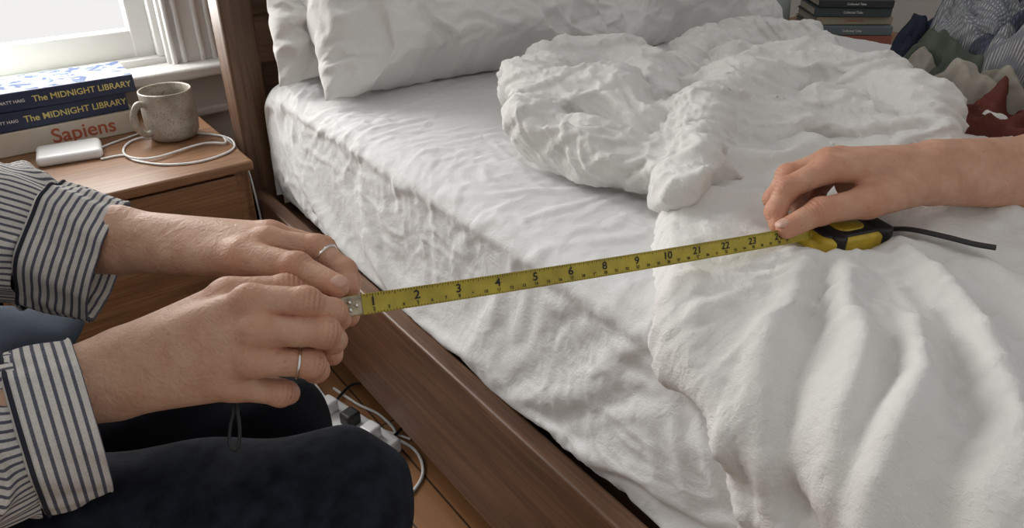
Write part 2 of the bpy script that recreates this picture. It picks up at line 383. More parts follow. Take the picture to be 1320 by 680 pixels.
box('sash_right',(.372,WY+.03,.558),(.422,WY+.075,wz1-.004),M_trim,win,bev=.004)
box('sash_left',(wx0+.012,WY+.03,.558),(wx0+.06,WY+.075,wz1-.004),M_trim,win,bev=.004)
box('sash_bottom',(wx0+.055,WY+.033,.560),(.376,WY+.072,.628),M_trim,win,bev=.004)
box('sash_top',(wx0+.055,WY+.033,wz1-.06),(.376,WY+.072,wz1-.006),M_trim,win,bev=.004)
box('stool',(wx0,WY-.002,.543),(wx1,WY+.139,.5615),M_trim,win,bev=.002)
cur_m=simple('curtain_cloth',(.42,.50,.47),.95,bump=.3,bscale=500)
n=60; xs=np.linspace(-.45,.018,n); zz=np.linspace(.42,2.1,12)
V=[]
for z in zz:
    for x in xs: V.append((x,WY-.12+.018*math.sin(x*75)+.008*math.sin(x*31+z),z))
me=np_mesh('curtain',V,grid_faces(12,n)); o=link('curtain',me,cur_m); sm=o.modifiers.new('s','SOLIDIFY'); sm.thickness=.003
# ------------------------------------------------------------------ tape / arm key positions
KD=.94
A=P(441,396,.58); B=P(1044,299,.862*KD)
elC=np.array([1.36,.18,.80])
zup=np.array([0,0,1.])
Lt=np.linalg.norm(B-A); Tt_=(B-A)/Lt
tx=Tt_-zup*Tt_.dot(zup); tx/=np.linalg.norm(tx); ty=np.cross(zup,tx)
O=B-zup*.010
STR=[P(1132,296,.845),P(1170,295,.825),P(1215,304,.800),P(1255,314,.785),P(1284,319,.775)]
press=[(A,B,.004,.004),(O+tx*.03,O+tx*.058,.030,.030)]+[(STR[i],STR[i+1],.010,.010) for i in range(4)]
press_z=[.011,.014,.006,.006,.006,.006]
armp=[(elC,P(1330,225,.955*KD),.048,.036),(P(1330,225,.955*KD),P(1205,225,.90*KD),.034,.024),(P(1205,230,.90*KD),P(1110,262,.858*KD),.022,.016),(P(1110,262,.858*KD),P(1013,292,.841*KD),.016,.0105),
 (P(1100,235,.90*KD),P(1045,278,.895*KD),.022,.011)]
# ------------------------------------------------------------------ bed
bed=empty('bed_frame')
BX1=1.90
box('side_rail_near',(.45,-.5,.11),(.482,1.60,.348),M_walnut,bed,bev=.004)
box('side_rail_far',(BX1+.01,-.5,.11),(BX1+.045,1.60,.348),M_walnut,bed,bev=.004)
box('foot_rail',(.45,-.53,.11),(BX1+.045,-.495,.348),M_walnutx,bed,bev=.004)
box('slat_platform',(.482,-.49,.27),(BX1+.01,1.58,.30),M_walnut,bed,bev=.003)
for i,(x,y) in enumerate([(.46,-.48),(BX1-.03,-.48)]): box('leg_%d'%i,(x,y,0),(x+.06,y+.06,.2),M_walnutz,bed)
box('headboard_post_near',(.455,1.585,0),(.525,1.655,1.45),M_walnutz,bed,bev=.006)
box('headboard_post_far',(BX1-.03,1.585,0),(BX1+.04,1.655,1.45),M_walnutz,bed,bev=.006)
box('headboard_panel',(.52,1.612,.30),(BX1-.02,1.64,1.36),M_walnutx,bed,bev=.002)
for i,z in enumerate([.36,.62,.95,1.30]): box('headboard_rail_%d'%i,(.52,1.595,z),(BX1-.02,1.65,z+.1),M_walnutx,bed,bev=.005)
ZT=.60; XE=.5; r=.05
zb=.335
side=(ZT-r)-zb
Ls=side; La=r*math.pi/2
prof=[]
for q in np.linspace(0,1,20):
    z=zb+side*q; bul=.012*math.sin(math.pi*q)
    prof.append((XE+.012-bul,z,-1,0,-La-side*(1-q)))
for a in np.linspace(0,math.pi/2,14)[1:]:
    prof.append((XE+r-r*math.cos(a),ZT-r+r*math.sin(a),-math.cos(a),math.sin(a),-La+r*a))
prof.append((XE+r+.01,ZT,0,1,.01))
W_=BX1-r-(XE+r)
prof.append((BX1-r,ZT,0,1,W_))
for a in np.linspace(0,math.pi/2,10)[1:]:
    prof.append((BX1-r+r*math.sin(a),ZT-r+r*math.cos(a),math.sin(a),math.cos(a),W_+r*a))
prof.append((BX1,zb,1,0,W_+La+side))
prof=np.array(prof)
def surf(s,y,h):
    x=np.interp(s,prof[:,4],prof[:,0]); z=np.interp(s,prof[:,4],prof[:,1]); nx=np.interp(s,prof[:,4],prof[:,2]); nz=np.interp(s,prof[:,4],prof[:,3])
    return np.stack([x+nx*h,y+0*x,z+nz*h],-1)
def px2s(px,py,lift=.0):
    p=PZ(px,py,ZT+lift)
    if p[0]>=XE+r: return np.array([p[0]-XE-r,p[1]])
    rr=F+(px-660)/FP*R+(340-py)/FP*U
    q=CAM+rr*((XE-lift)/rr[0])
    if q[2]<ZT-r: return np.array([-La-(ZT-r-q[2]),q[1]])
    k=(XE+r-p[0])/max(r,1e-6); return np.array([-La*min(max(k,0),1),(p[1]+q[1])/2])
def pxs(l,lift=0): return np.array([px2s(a,b,lift) for a,b in l])
def add_ridges(X,Y,rs,lift=.03,kw=1.0):
    h=np.zeros(X.shape)
    for pts,w,a in rs:
        c=catmull(pxs(pts,lift),6)
        d,t=seg_dist(X,Y,c)
        h+=a*np.exp(-(d/(w*kw))**2)*np.sin(np.pi*np.clip(t*.96+.02,0,1))**.6
    return h
def SY(co):
    side_=np.clip((ZT-.015)-co[:,2],0,None)*(co[:,0]<XE+.06)
    return co[:,0]-XE-r-side_, co[:,1]
# fitted sheet
def sheet_mesh(name,h_fn,ds,dy,off):
    sv=np.concatenate([np.arange(prof[0,4],W_,ds),np.linspace(W_+.01,prof[-1,4],8)]); yv=np.arange(-.47,1.56,dy)
    Sg,Yg=np.meshgrid(sv,yv,indexing='ij')
    h=h_fn(Sg,Yg)+off
    Vv=surf(Sg,Yg,h)
    t=np.clip((Yg-1.50)/.06,0,1); df=(1-np.sqrt(np.clip(1-t*t,0,1)))*.25
    Vv[...,2]=zb+(Vv[...,2]-zb)*(1-df)
    return Vv,Sg,Yg
sheet_r=[([(420,330),(600,420),(800,560),(900,650)],.012,.005),([(400,250),(560,330),(700,420),(880,560)],.012,.005),([(380,170),(520,260),(640,330),(760,420)],.014,.005),
 ([(370,140),(470,190),(560,215)],.012,.006),([(430,150),(560,175),(650,165)],.012,.006),([(500,200),(600,235),(700,245),(830,240)],.010,.008),([(560,240),(680,280),(840,300)],.012,.007),([(640,300),(740,310),(850,300)],.010,.006),
 ([(600,190),(680,215),(760,225)],.008,.007),([(690,330),(770,360),(850,420)],.010,.005),
 ([(860,450),(900,520),(940,640)],.010,.008),([(830,440),(870,520),(900,640)],.009,.006),([(800,450),(850,550),(860,650)],.008,.004)]
def sheet_h(Sg,Yg):
    wx=perlin(Sg*3,Yg*2,3)*.12+perlin(Sg*9,Yg*7,6)*.05; wy=perlin(Sg*3,Yg*2,5)*.2+perlin(Sg*8,Yg*8,7)*.05
    top=1/(1+np.exp(-(Sg+.02)/.03))
    u1=(Sg*math.cos(.35)+Yg*math.sin(.35))+wx; v1=(-Sg*math.sin(.35)+Yg*math.cos(.35))+wy
    mk=np.clip(.5+1.2*perlin(Sg*3.5,Yg*3,51),0,1)
    ht=.004*fold(u1*8,v1*5,1,.16)*mk+.003*fold(u1*10+2,v1*9,2,.16)*(1-mk)+.0012*perlin(u1*35,v1*35,4)
    u2=Sg+.16*Yg+wx*.5+.03*perlin(Sg*5,Yg*4,15)
    m3=np.clip(.35+1.5*perlin(Sg*6,Yg*2.2,53),0,1)
    hs=.005*fold(u2*7,Yg*1.6,11,.16)*m3+.003*fold(u2*18,Yg*3.5,12,.15)*(1-m3)+.0015*perlin(Sg*35,Yg*14,13)
    return ht*top+hs*(1-top)+add_ridges(Sg,Yg,sheet_r,.0)
Vc,_,_=sheet_mesh('c',lambda a,b:a*0,.03,.03,-.004)
colm=link('sheet_collider',np_mesh('c',Vc.reshape(-1,3),grid_faces(Vc.shape[0],Vc.shape[1])[:,::-1]))
Vv,Sg,Yg=sheet_mesh('m',sheet_h,.0088,.0088,.001)
me=np_mesh('mattress',Vv.reshape(-1,3),grid_faces(Vv.shape[0],Vv.shape[1])[:,::-1])
mat_o=link('mattress',me,M_sheet)
pin=((Sg<prof[0,4]+.012)|(Sg>W_*.78)|(Yg<.05)|(Yg>1.53)).astype(float).ravel()
settle(mat_o,colm,.016,14,pin,bend=.12,grav=.5)
co=np.zeros(Vv.size,np.float32); mat_o.data.vertices.foreach_get('co',co); Vv=co.reshape(Vv.shape)
end=Vv[:,-1,:].copy(); end[:,2]=zb; end0=Vv[:,0,:].copy(); end0[:,2]=zb
Vv=np.concatenate([end0[:,None],Vv,end[:,None]],1)
bpy.data.objects.remove(mat_o)
mat_o=link('mattress',np_mesh('mattress',Vv.reshape(-1,3),grid_faces(Vv.shape[0],Vv.shape[1])[:,::-1]),M_sheet)
def sheet_detail(co):
    X,Y=SY(co); wx=perlin(X*5,Y*5,91)*.09; wy=perlin(X*5,Y*5,92)*.09
    m1=np.clip(.3+1.6*perlin(X*4,Y*4,93),0,1); m2=np.clip(.3+1.6*perlin(X*4+9,Y*4,94),0,1)
    u=X*.8+Y*.6+wx; v=-X*.6+Y*.8+wy
    return .0026*fold(u*13,v*6,95,.10)*m1+.0023*fold((X+wx)*11,(Y+wy)*17,96,.10)*m2+.0012*fold(v*30,u*18,97,.12)*(.4+m1)-.0014*fold(u*22,v*12,98,.09)*m2
detail(mat_o,sheet_detail)
# ---- puff cloth generator
def puff(name,poly,mat,T,er,res,hfun=None,lift0=0,parent=None,closed_smooth=6,base=None,lift=.03,uv=False,limit=None,sim=None,det=None):
    pc=catmull(poly,closed_smooth,True)
    lo=pc.min(0)-.02; hi=pc.max(0)+.02
    a=np.arange(lo[0],hi[0],res); b_=np.arange(lo[1],hi[1],res)
    X,Y=np.meshgrid(a,b_,indexing='ij')
    d,_=seg_dist(X,Y,pc,True); d=np.where(inside(X,Y,pc),d,-d)
    ee=er(X,Y) if callable(er) else er
    q=np.clip(d/ee,0,1); prf=np.sqrt(np.clip(1-(1-q)**2,0,1))
    Tt=T(X,Y) if callable(T) else T
    H=Tt*prf
    if hfun is not None: H=H+hfun(X,Y,d)*np.clip(d/.03*1.3,0,1)
    H0=H
    if limit is not None: H=limit(X,Y,H)
    pinm=(H<H0-.0015)
    H=np.where(d<=0,-.012,H)
    H=H+lift0
    V=(base or surf)(X,Y,H)
    f=grid_faces(X.shape[0],X.shape[1])[:,::-1]; dd=d.ravel(); keep=(dd[f].max(1)>-res*1.5); f=f[keep]
    used=np.unique(f); mp=-np.ones(X.size,int); mp[used]=np.arange(len(used))
    me=np_mesh(name,V.reshape(-1,3)[used],mp[f])
    if uv: set_uv(me,np.c_[X.ravel(),Y.ravel()][used])
    o=link(name,me,mat,parent)
    if sim:
        Vc=(base or surf)(X,Y,H-sim.get('gap',.012)); colm=link(name+'_collider',np_mesh('c',Vc.reshape(-1,3)[used],mp[f]))
        pin=((d<sim.get('edge',res*.9))|pinm).astype(float)
        if 'far' in sim: pin=np.maximum(pin,sim['far'](X,Y).astype(float))
        settle(o,colm,sim['grow'],sim.get('frames',18),pin.ravel()[used],bend=sim.get('bend',.3),grav=sim.get('grav',.5))
        if det: detail(o,det)
        else: subsurf(o)
    return o
duv=empty('duvet')
dl=pxs([(852,262),(848,300),(852,345),(862,400),(875,450),(892,505),(915,575),(935,640)],.03)
hem_end=px2s(950,690,.03)
poly=list(dl)+[hem_end,np.array([-.30,hem_end[1]-.06]),np.array([-.31,-.42]),np.array([W_*.5,-.46]),np.array([W_+.02,-.4]),np.array([W_+.03,.3]),np.array([W_+.02,.62])]
poly+=list(pxs([(1150,82),(1110,80),(1060,84),(1010,78),(960,76),(920,86),(890,108),(860,125),(820,122),(780,112),(740,112),(705,122),(685,142),(680,168),(700,188),(740,202),(800,216),(846,230)],.035))
poly=np.array(poly)
PC=catmull(poly,6,True)
cH=px2s(1060,300,.03); cN=px2s(1150,170,.08); cM=px2s(1020,150,.06)
def g(X,Y,c,sx,sy): return np.exp(-((X-c[0])/sx)**2-((Y-c[1])/sy)**2)
def Td(X,Y):
    return .052+.02*g(X,Y,cM,.25,.2)+.015*g(X,Y,cN,.2,.15)
dr=[
 ([(862,252),(930,240),(1000,240),(1050,218)],.018,.026),([(862,290),(920,272),(985,278)],.011,.014),
 ([(1065,325),(1020,370),(985,440),(975,520)],.014,.014),([(1075,325),(1075,400),(1110,500),(1120,620),(1125,690)],.016,.022),
 ([(1085,320),(1140,400),(1180,500),(1185,600),(1180,690)],.016,.024),([(1110,318),(1200,380),(1270,470),(1310,600)],.016,.022),([(1140,330),(1230,340),(1320,390)],.016,.016),
 ([(880,360),(930,420),(960,520),(1000,620),(1020,690)],.013,.014),([(1055,340),(1040,420),(1060,540),(1070,680)],.011,-.018),([(1100,340),(1150,430),(1155,560),(1150,680)],.011,-.020),
 ([(1220,420),(1240,520),(1250,680)],.012,-.018),([(1200,280),(1260,290),(1320,310)],.018,.012),([(1190,175),(1250,180),(1320,195)],.018,.020),([(1000,440),(1030,540),(1040,690)],.010,.012),([(925,520),(960,600),(990,690)],.010,.010),([(1060,325),(1000,340),(930,342)],.010,.010)]
def hd(X,Y,d):
    wx=perlin(X*4,Y*4,21)*.08; wy=perlin(X*4,Y*4,22)*.08
    k=1-.5*g(X,Y,cH,.12,.10)
    m1=np.clip(.4+1.4*perlin(X*5,Y*5,55),0,1); m2=np.clip(.4+1.4*perlin(X*5+7,Y*5,56),0,1)
    ang=.9; u=X*math.cos(ang)+Y*math.sin(ang)+wx; v=-X*math.sin(ang)+Y*math.cos(ang)+wy
    h=add_ridges(X+wx*.2,Y+wy*.2,dr,kw=1.0)
    h+=k*(.008*fold(X*4+wx*4,Y*3+wy*4,23,.3)+.008*fold((X+wx)*8,(Y+wy)*6,24,.18)*m1+.006*fold(u*15,v*6,25,.16)*m2+.004*fold(v*14,u*8,29,.16)*(1-m2)+.003*perlin(X*26,Y*26,26)+.006*perlin(X*3.5,Y*3.5,27)-.013)
    return h
def limit(X,Y,H):
    wxp=XE+r+X
    def lim(a,b,ra,rb,dz,slope):
        ab=(b-a)[:2]; L=ab.dot(ab)+1e-12
        t=np.clip(((wxp-a[0])*ab[0]+(Y-a[1])*ab[1])/L,0,1); d=np.hypot(wxp-a[0]-t*ab[0],Y-a[1]-t*ab[1])
        rr=ra+(rb-ra)*t; z=a[2]+(b[2]-a[2])*t-ZT
        dn=np.clip(d/rr,0,1)
        return z-(dz if dz else rr*np.sqrt(1-dn**2*.9))+np.maximum(d-rr,0)*slope
    for (a,b,ra,rb),dz in list(zip(press,press_z))+[(q,0) for q in armp]:
        l=lim(a,b,ra,rb,dz,1.1)-.003
        l=np.where(X<-.03,1,l)
        k=.012; hh=np.maximum(k-np.abs(H-l),0)/k; H=np.minimum(H,l)-hh*hh*k*.25
    return np.maximum(H,.004)
def linen_creases(X,Y):
    wx=perlin(X*5,Y*5,71)*.09; wy=perlin(X*5,Y*5,72)*.09
    m1=np.clip(.35+1.6*perlin(X*4.5,Y*4.5,73),0,1); m2=np.clip(.35+1.6*perlin(X*4.5+9,Y*4.5,74),0,1)
    u=X*.6+Y*.8+wx; v=-X*.8+Y*.6+wy
    return .0038*fold(u*12,v*6,75,.10)*m1+.0033*fold((X+wx)*10,(Y+wy)*16,76,.10)*m2+.0020*fold(v*26,u*15,77,.11)*(.3+m1)-.0026*fold(u*18,v*11,78,.08)*m2+.0012*fold(X*45,Y*38,79,.14)
def duvet_detail(co):
    X,Y=SY(co); h=linen_creases(X,Y)
    d,t=seg_dist(X,Y,PC,True)
    h+=-.0026*np.exp(-((d-.022)/.0035)**2)+.0011*np.exp(-(d/.022)**2)*np.sin(t*900+3*perlin(X*20,Y*20,80))
    return h
duvet=puff('cover',poly,M_duvet,Td,.028,.0082,hd,limit=limit,det=duvet_detail,parent=duv,sim=dict(grow=.12,frames=22,bend=.05,gap=.012,grav=.4,far=lambda X,Y:(X>W_*.93)|(Y<-.2)))
# bunched-up part of the duvet: plump rolled folds lying on the bed
def roll(pts,dz=.06): # (px,py,r)
    return [(PZ(a,b,ZT+dz),c) for a,b,c in pts]
rolls=[roll([(692,158,.048),(696,120,.058),(734,96,.062),(784,92,.062),(830,106,.056),(860,130,.042)],.068),
 roll([(708,174,.044),(760,188,.050),(812,196,.048),(850,212,.038)],.055),
 roll([(730,140,.072),(788,146,.074),(834,162,.062)],.062),
 roll([(874,238,.030),(884,212,.040),(904,176,.056),(948,134,.070),(1020,112,.076),(1096,120,.074),(1160,150,.060),(1206,186,.038)],.068),
 roll([(866,240,.030),(920,232,.040),(985,226,.042),(1045,212,.036)],.040),
 roll([(872,112,.048),(908,80,.058),(962,62,.064),(1018,70,.060),(1062,94,.048)],.065),
 roll([(930,200,.044),(990,176,.060),(1070,168,.066),(1144,192,.050)],.050),
 roll([(905,124,.052),(960,102,.058),(1040,98,.056)],.065)]
def bunch(p):
    res=None
    wz=p[:,2]*.7
    q=p+np.stack([.020*perlin(p[:,0]*5,p[:,1]*5+wz*6,101),.020*perlin(p[:,0]*5+5,p[:,1]*5+wz*6,102),.010*perlin(p[:,0]*6,p[:,1]*6,103)],1)
    for rl in rolls:
        d=None
        for i in range(len(rl)-1):
            e=caps(q,rl[i][0],rl[i+1][0],rl[i][1],rl[i+1][1]); d=e if d is None else smin(d,e,.025)
        res=d if res is None else smin(res,d,.014)
    X=p[:,0]; Y=p[:,1]+p[:,2]*.9
    wv=perlin(X*4,Y*4,107)*.12
    res=res-.011*fold((X+wv)*8+Y*5,(Y+wv)*3-X*2,104,.16)-.007*fold((Y-wv)*10+X*6,X*4-Y*2,105,.14)-.004*fold((X-wv)*18+Y*8,Y*7-X*4,106,.14)+.007
    return np.maximum(res,(ZT+.012)-p[:,2])
allr=np.array([q for rl in rolls for q,_ in rl])
me,V=sdf_mesh('bunched_fold',bunch,allr.min(0)-.12,allr.max(0)+.12,.0068)
bo=link('bunched_fold',me,M_duvet,duv)
settle(bo,None,.06,9,(V[:,2]<ZT+.04).astype(float),bend=.12,grav=.08,pressure=.6)
def bd(co): return linen_creases(co[:,0]-XE-r+co[:,2]*.8,co[:,1]-co[:,2]*.9)*1.15
detail(bo,bd,True)
# ---- pillows
def pillow(name,c,w,hh,t,tilt,yaw,seed,roll=0):
    n=80; u=np.linspace(-1,1,n); Ug,Vg=np.meshgrid(u,u,indexing='ij')
    V=[];Fc=[]
    base=grid_faces(n,n)[:,::-1]
    for sg in (1,-1):
        k=np.clip((1-np.abs(Ug)**2.6),0,1)**.52*np.clip((1-np.abs(Vg)**2.6),0,1)**.52
        X=Ug*w/2*(1-.07*(1-Vg**2)*np.abs(Ug)**4) ; Y=Vg*hh/2*(1-.08*(1-Ug**2)*np.abs(Vg)**4)
        wu=Ug+perlin(Ug*2,Vg*2,seed)*.35; wv=Vg+perlin(Ug*2,Vg*2,seed+1)*.35
        wr=.020*fold(wu*1.8,wv*1.3,seed+2,.20)+.012*fold(wu*4,wv*2.2,seed+4,.14)+.006*fold(wv*8,wu*4,seed+6,.14)+.014*perlin(Ug*1.3,Vg*1.3,seed+5)+.003*perlin(Ug*20,Vg*14,seed+9)
        Z=sg*(t/2*k+(wr-.010)*np.clip(k*3,0,1))
        V.append(np.stack([X,Y,Z],-1).reshape(-1,3)); Fc.append(base if sg>0 else (base[:,::-1]+n*n))
    V=np.concatenate(V); Fc=np.concatenate(Fc)
    Mx=Matrix.Rotation(yaw,3,'Z')@Matrix.Rotation(tilt,3,'X')@Matrix.Rotation(roll,3,'Z')
    V=V@np.array(Mx).T+np.array(c)
    me=np_mesh(name,V,Fc); bm=bmesh.new(); bm.from_mesh(me); bmesh.ops.remove_doubles(bm,verts=bm.verts,dist=.0008); bmesh.ops.recalc_face_normals(bm,faces=bm.faces); bm.to_mesh(me); bm.free()
    me.shade_smooth()
    o=link(name,me,M_pillow)
    co=np.zeros(len(me.vertices)*3,np.float32); me.vertices.foreach_get('co',co); co=co.reshape(-1,3)
    q=(co-np.array(c))@np.array(Mx); edge=np.maximum(np.abs(q[:,0])/(w/2),np.abs(q[:,1])/(hh/2))
    pin=((edge>.965)|((q[:,2]<0)&(edge<.9))).astype(float)
    settle(o,None,.09,14,pin,bend=.05,grav=.0,pressure=.5)
    subsurf(o); return o
pillow('pillow',(.885,1.405,.80),.70,.48,.24,math.radians(50),math.radians(-4),31,0.0)
pillow('pillow',(.84,1.50,.84),.70,.48,.12,math.radians(68),math.radians(0),41)
pillow('pillow',(1.50,1.40,.76),.66,.48,.20,math.radians(38),math.radians(-4),51)
# ------------------------------------------------------------------ nightstand
def nightstand(name,x0,x1,y0,y1,zt,door=True):
    e=empty(name)
    box('top',(x0,y0,zt-.022),(x1,y1,zt),M_night,e,bev=.005,seg=3)
    box('side_r',(x1-.03,y0+.012,.12),(x1-.01,y1-.005,zt-.022),M_night,e)
    box('side_l',(x0+.01,y0+.012,.12),(x0+.03,y1-.005,zt-.022),M_night,e)
    box('back',(x0+.03,y1-.02,.12),(x1-.03,y1-.008,zt-.022),M_night,e)
    box('bottom',(x0+.03,y0+.02,.12),(x1-.03,y1-.02,.138),M_night,e)
    box('drawer_front',(x0+.037,y0+.012,zt-.165),(x1-.037,y0+.03,zt-.03),M_night,e,bev=.003)
    box('drawer_front_lower',(x0+.037,y0+.012,.142),(x1-.037,y0+.03,zt-.171),M_night,e,bev=.003)
    for i,(x,y) in enumerate([(x0+.01,y0+.012),(x1-.04,y0+.012),(x0+.01,y1-.04),(x1-.04,y1-.04)]): box('leg_%d'%i,(x,y,0),(x+.03,y+.03,.125 if i!=1 else zt-.022),M_night,e,bev=.004)
    return e
NZ=.452
nightstand('nightstand',-.10,.442,1.497,2.0,NZ)
nightstand('nightstand',1.97,2.48,1.05,1.56,.50)
def book(e,name,cx,cy,z,w,d,t,yaw,cover,page,txt=None,tm=None,tsize=.02,top=None):
    b0=empty(name,e); b0.location=(cx,cy,z); b0.rotation_euler=(0,0,yaw)
    box('pages',(-w/2+.004,-d/2+.004,.0025),(w/2-.004,d/2-.004,t-.0025),page,b0,bev=.001)
    box('cover_bottom',(-w/2,-d/2,0),(w/2,d/2,.0025),cover,b0,bev=.001)
    box('cover_top',(-w/2,-d/2,t-.0025),(w/2,d/2,t),top or cover,b0,bev=.001)
    box('spine',(-w/2,-d/2-.003,0),(w/2,-d/2+.003,t),cover,b0,bev=.0028,seg=3)
    if txt:
        for body,x,sz,m_ in txt:
            v,f=text_verts(body,sz)
            V=np.c_[v[:,0]+x,np.full(len(v),-d/2-.0036),v[:,1]+t/2]
            me=bpy.data.meshes.new('title'); me.from_pydata(V.tolist(),[],f); link('title',me,m_,b0,False)
    return b0
M_page=simple('paper',(.68,.64,.56),.9,bump=.4,bscale=300)
M_navy=simple('navy_cover',(.018,.03,.075),.45)
M_cream=simple('cream_cover',(.58,.51,.42),.6)
M_yel=simple('yellow_ink',(.66,.57,.20),.5); M_redi=simple('rust_ink',(.42,.10,.05),.5); M_wht=simple('white_ink',(.75,.75,.73),.5)
m,nt,b=nodes('printed_cover'); tc=N(nt,'ShaderNodeTexCoord'); n=N(nt,'ShaderNodeTexNoise',Scale=22.0,Detail=6.0,Distortion=1.5); nt.links.new(tc.outputs['Object'],n.inputs['Vector'])
rr_=ramp(nt,[(.42,(.05,.08,.18)),(.50,(.36,.41,.50)),(.7,(.48,.50,.53))]); nt.links.new(n.outputs['Fac'],rr_.inputs['Fac']); nt.links.new(rr_.outputs['Color'],b.inputs['Base Color']); b.inputs['Roughness'].default_value=.75; b.inputs['Specular IOR Level'].default_value=.15
M_print=m
bs=empty('book_stack')
yw=math.radians(2)
book(bs,'bottom_book',.148,1.90,NZ,.30,.135,.050,yw,M_cream,M_page,[('Sapiens',.035,.044,M_redi)])
book(bs,'middle_book',.138,1.905,NZ+.051,.295,.135,.041,math.radians(3),M_navy,M_page,[('The MIDNIGHT LIBRARY',.042,.0190,M_yel),('MATT HAIG',-.095,.009,M_wht)])
book(bs,'top_book',.155,1.90,NZ+.093,.31,.14,.039,math.radians(0),M_navy,M_page,[('The MIDNIGHT LIBRARY',.05,.0180,M_yel),('MATT HAIG',-.085,.009,M_wht)],top=M_print)
bs2=empty('book_stack')
cols=[(.30,.10,.07),(.12,.16,.17),(.35,.30,.22),(.05,.07,.08),(.03,.035,.04)]
zz=.50
for i,(c,t) in enumerate(zip(cols,[.030,.026,.024,.026,.022])):
    book(bs2,'book_%d'%i,2.24+.01*random.uniform(-1,1),1.27+.008*random.uniform(-1,1),zz,.25-.008*i,.16,t,math.radians(-38+random.uniform(-4,4)),simple('cover_%d'%i,c,.6),M_page,[('Collected Tales',.0,.009,M_wht if i!=2 else M_redi)]); zz+=t+.001
def lathe(name,prof_,mat,parent,loc,n=64):
    th=np.linspace(0,2*np.pi,n,endpoint=False); V=[]
    for r_,z in prof_: V.append(np.c_[np.cos(th)*r_,np.sin(th)*r_,np.full(n,z)])
    V=np.concatenate(V)+np.array(loc); me=np_mesh(name,V,grid_faces(len(prof_),n,True)); return link(name,me,mat,parent)
m,nt,b=nodes('stoneware'); L=nt.links; tc=N(nt,'ShaderNodeTexCoord')
n=N(nt,'ShaderNodeTexNoise',Scale=18.0,Detail=6.0); L.new(tc.outputs['Object'],n.inputs['Vector'])
v_=N(nt,'ShaderNodeTexNoise',Scale=380.0,Detail=2.0); L.new(tc.outputs['Object'],v_.inputs['Vector'])
ra_=ramp(nt,[(.35,(.24,.20,.155)),(.55,(.42,.38,.32)),(.75,(.52,.49,.43))]); L.new(n.outputs['Fac'],ra_.inputs['Fac'])
rb_=ramp(nt,[(.36,(.3,.25,.2)),(.42,(1,1,1))]); L.new(v_.outputs['Fac'],rb_.inputs['Fac'])
mx=N(nt,'ShaderNodeMix',data_type='RGBA',blend_type='MULTIPLY'); mx.inputs[0].default_value=.7; L.new(ra_.outputs['Color'],mx.inputs[6]); L.new(rb_.outputs['Color'],mx.inputs[7]); L.new(mx.outputs[2],b.inputs['Base Color']); b.inputs['Roughness'].default_value=.35
M_mug=m
mug=empty('coffee_mug'); ml=(.352,1.745,NZ)
lathe('body',[(.0,.0),(.036,.0),(.047,.004),(.0545,.016),(.057,.04),(.0565,.07),(.055,.095),(.0555,.108),(.054,.111),(.052,.108),(.0515,.09),(.052,.04),(.048,.014),(.0,.010)],M_mug,mug,ml)
lathe('coffee',[(.0,.078),(.0517,.078)],simple('coffee',(.03,.015,.008),.1),mug,ml)
hd_=np.array([-.93,-.37,0])
curve('handle',[np.array(ml)+hd_*.053+np.array([0,0,.088]),np.array(ml)+hd_*.072+np.array([0,0,.092]),np.array(ml)+hd_*.087+np.array([0,0,.07]),np.array(ml)+hd_*.084+np.array([0,0,.045]),np.array(ml)+hd_*.068+np.array([0,0,.026]),np.array(ml)+hd_*.052+np.array([0,0,.026])],.0072,M_mug,mug)
pk=box('power_bank',(-.062,-.045,0),(.062,.045,.022),M_white,bev=.010,seg=5,); pk.location=Vector((*PZ(92,202,NZ)[:2],NZ+.0112)); pk.rotation_euler=(0,0,math.radians(-8)); pk.data.shade_smooth()
cz=NZ+.003
def CZ(px,py,z=cz): return PZ(px,py,z)
curve('charging_cable',[CZ(130,205),CZ(160,200),CZ(175,207),CZ(215,212),CZ(262,207),CZ(300,192),CZ(295,178),CZ(262,172),CZ(235,172,NZ+.004),CZ(180,178,NZ+.004),CZ(160,190,NZ+.0035),CZ(166,202,NZ+.006),CZ(200,203,NZ+.006),CZ(260,185,NZ+.006),CZ(290,184,NZ+.006),np.array([.435,1.66,NZ+.006]),np.array([.452,1.60,NZ-.03]),np.array([.447,1.54,.33]),np.array([.43,1.45,.1]),np.array([.42,1.2,.006]),np.array([.5,1.0,.006])],.0024,M_white)
curve('charging_cable',[CZ(118,196),CZ(140,186),CZ(168,176),CZ(185,170)],.0022,M_white)
box('cable_adapter',(.385,1.86,NZ),(.415,1.92,NZ+.028),M_white,bev=.006,seg=3)
ps=empty('power_strip')
pc=PZ(452,548,.03)
b_=box('body',(-.035,-.11,0),(.035,.11,.035),M_white,ps,bev=.008,seg=3); b_.location=Vector((pc[0],pc[1],.018)); b_.rotation_euler=(0,0,.25)
for i in range(3):
    q=box('plug_%d'%i,(-.016,-.016,0),(.016,.016,.03),M_white if i!=1 else M_black,ps,bev=.006,seg=3); q.location=Vector((pc[0]+.01*math.sin(i*3)-.25*(i-1)*.06,pc[1]+(i-1)*.06,.05)); q.rotation_euler=(0,0,.25)
def FZ(px,py,z=.004): return PZ(px,py,z)
curve('extension_cord',[FZ(470,560),FZ(500,562),FZ(535,580),FZ(545,610),FZ(525,640),FZ(500,650)],.0032,M_white)
curve('extension_cord',[FZ(430,500),FZ(460,520),FZ(490,535),FZ(510,560),FZ(480,580),FZ(440,570)],.003,M_white)
curve('extension_cord',[FZ(420,535,.01),FZ(455,495,.01),FZ(500,505,.01),FZ(520,545,.01),FZ(490,575,.01)],.003,M_black)
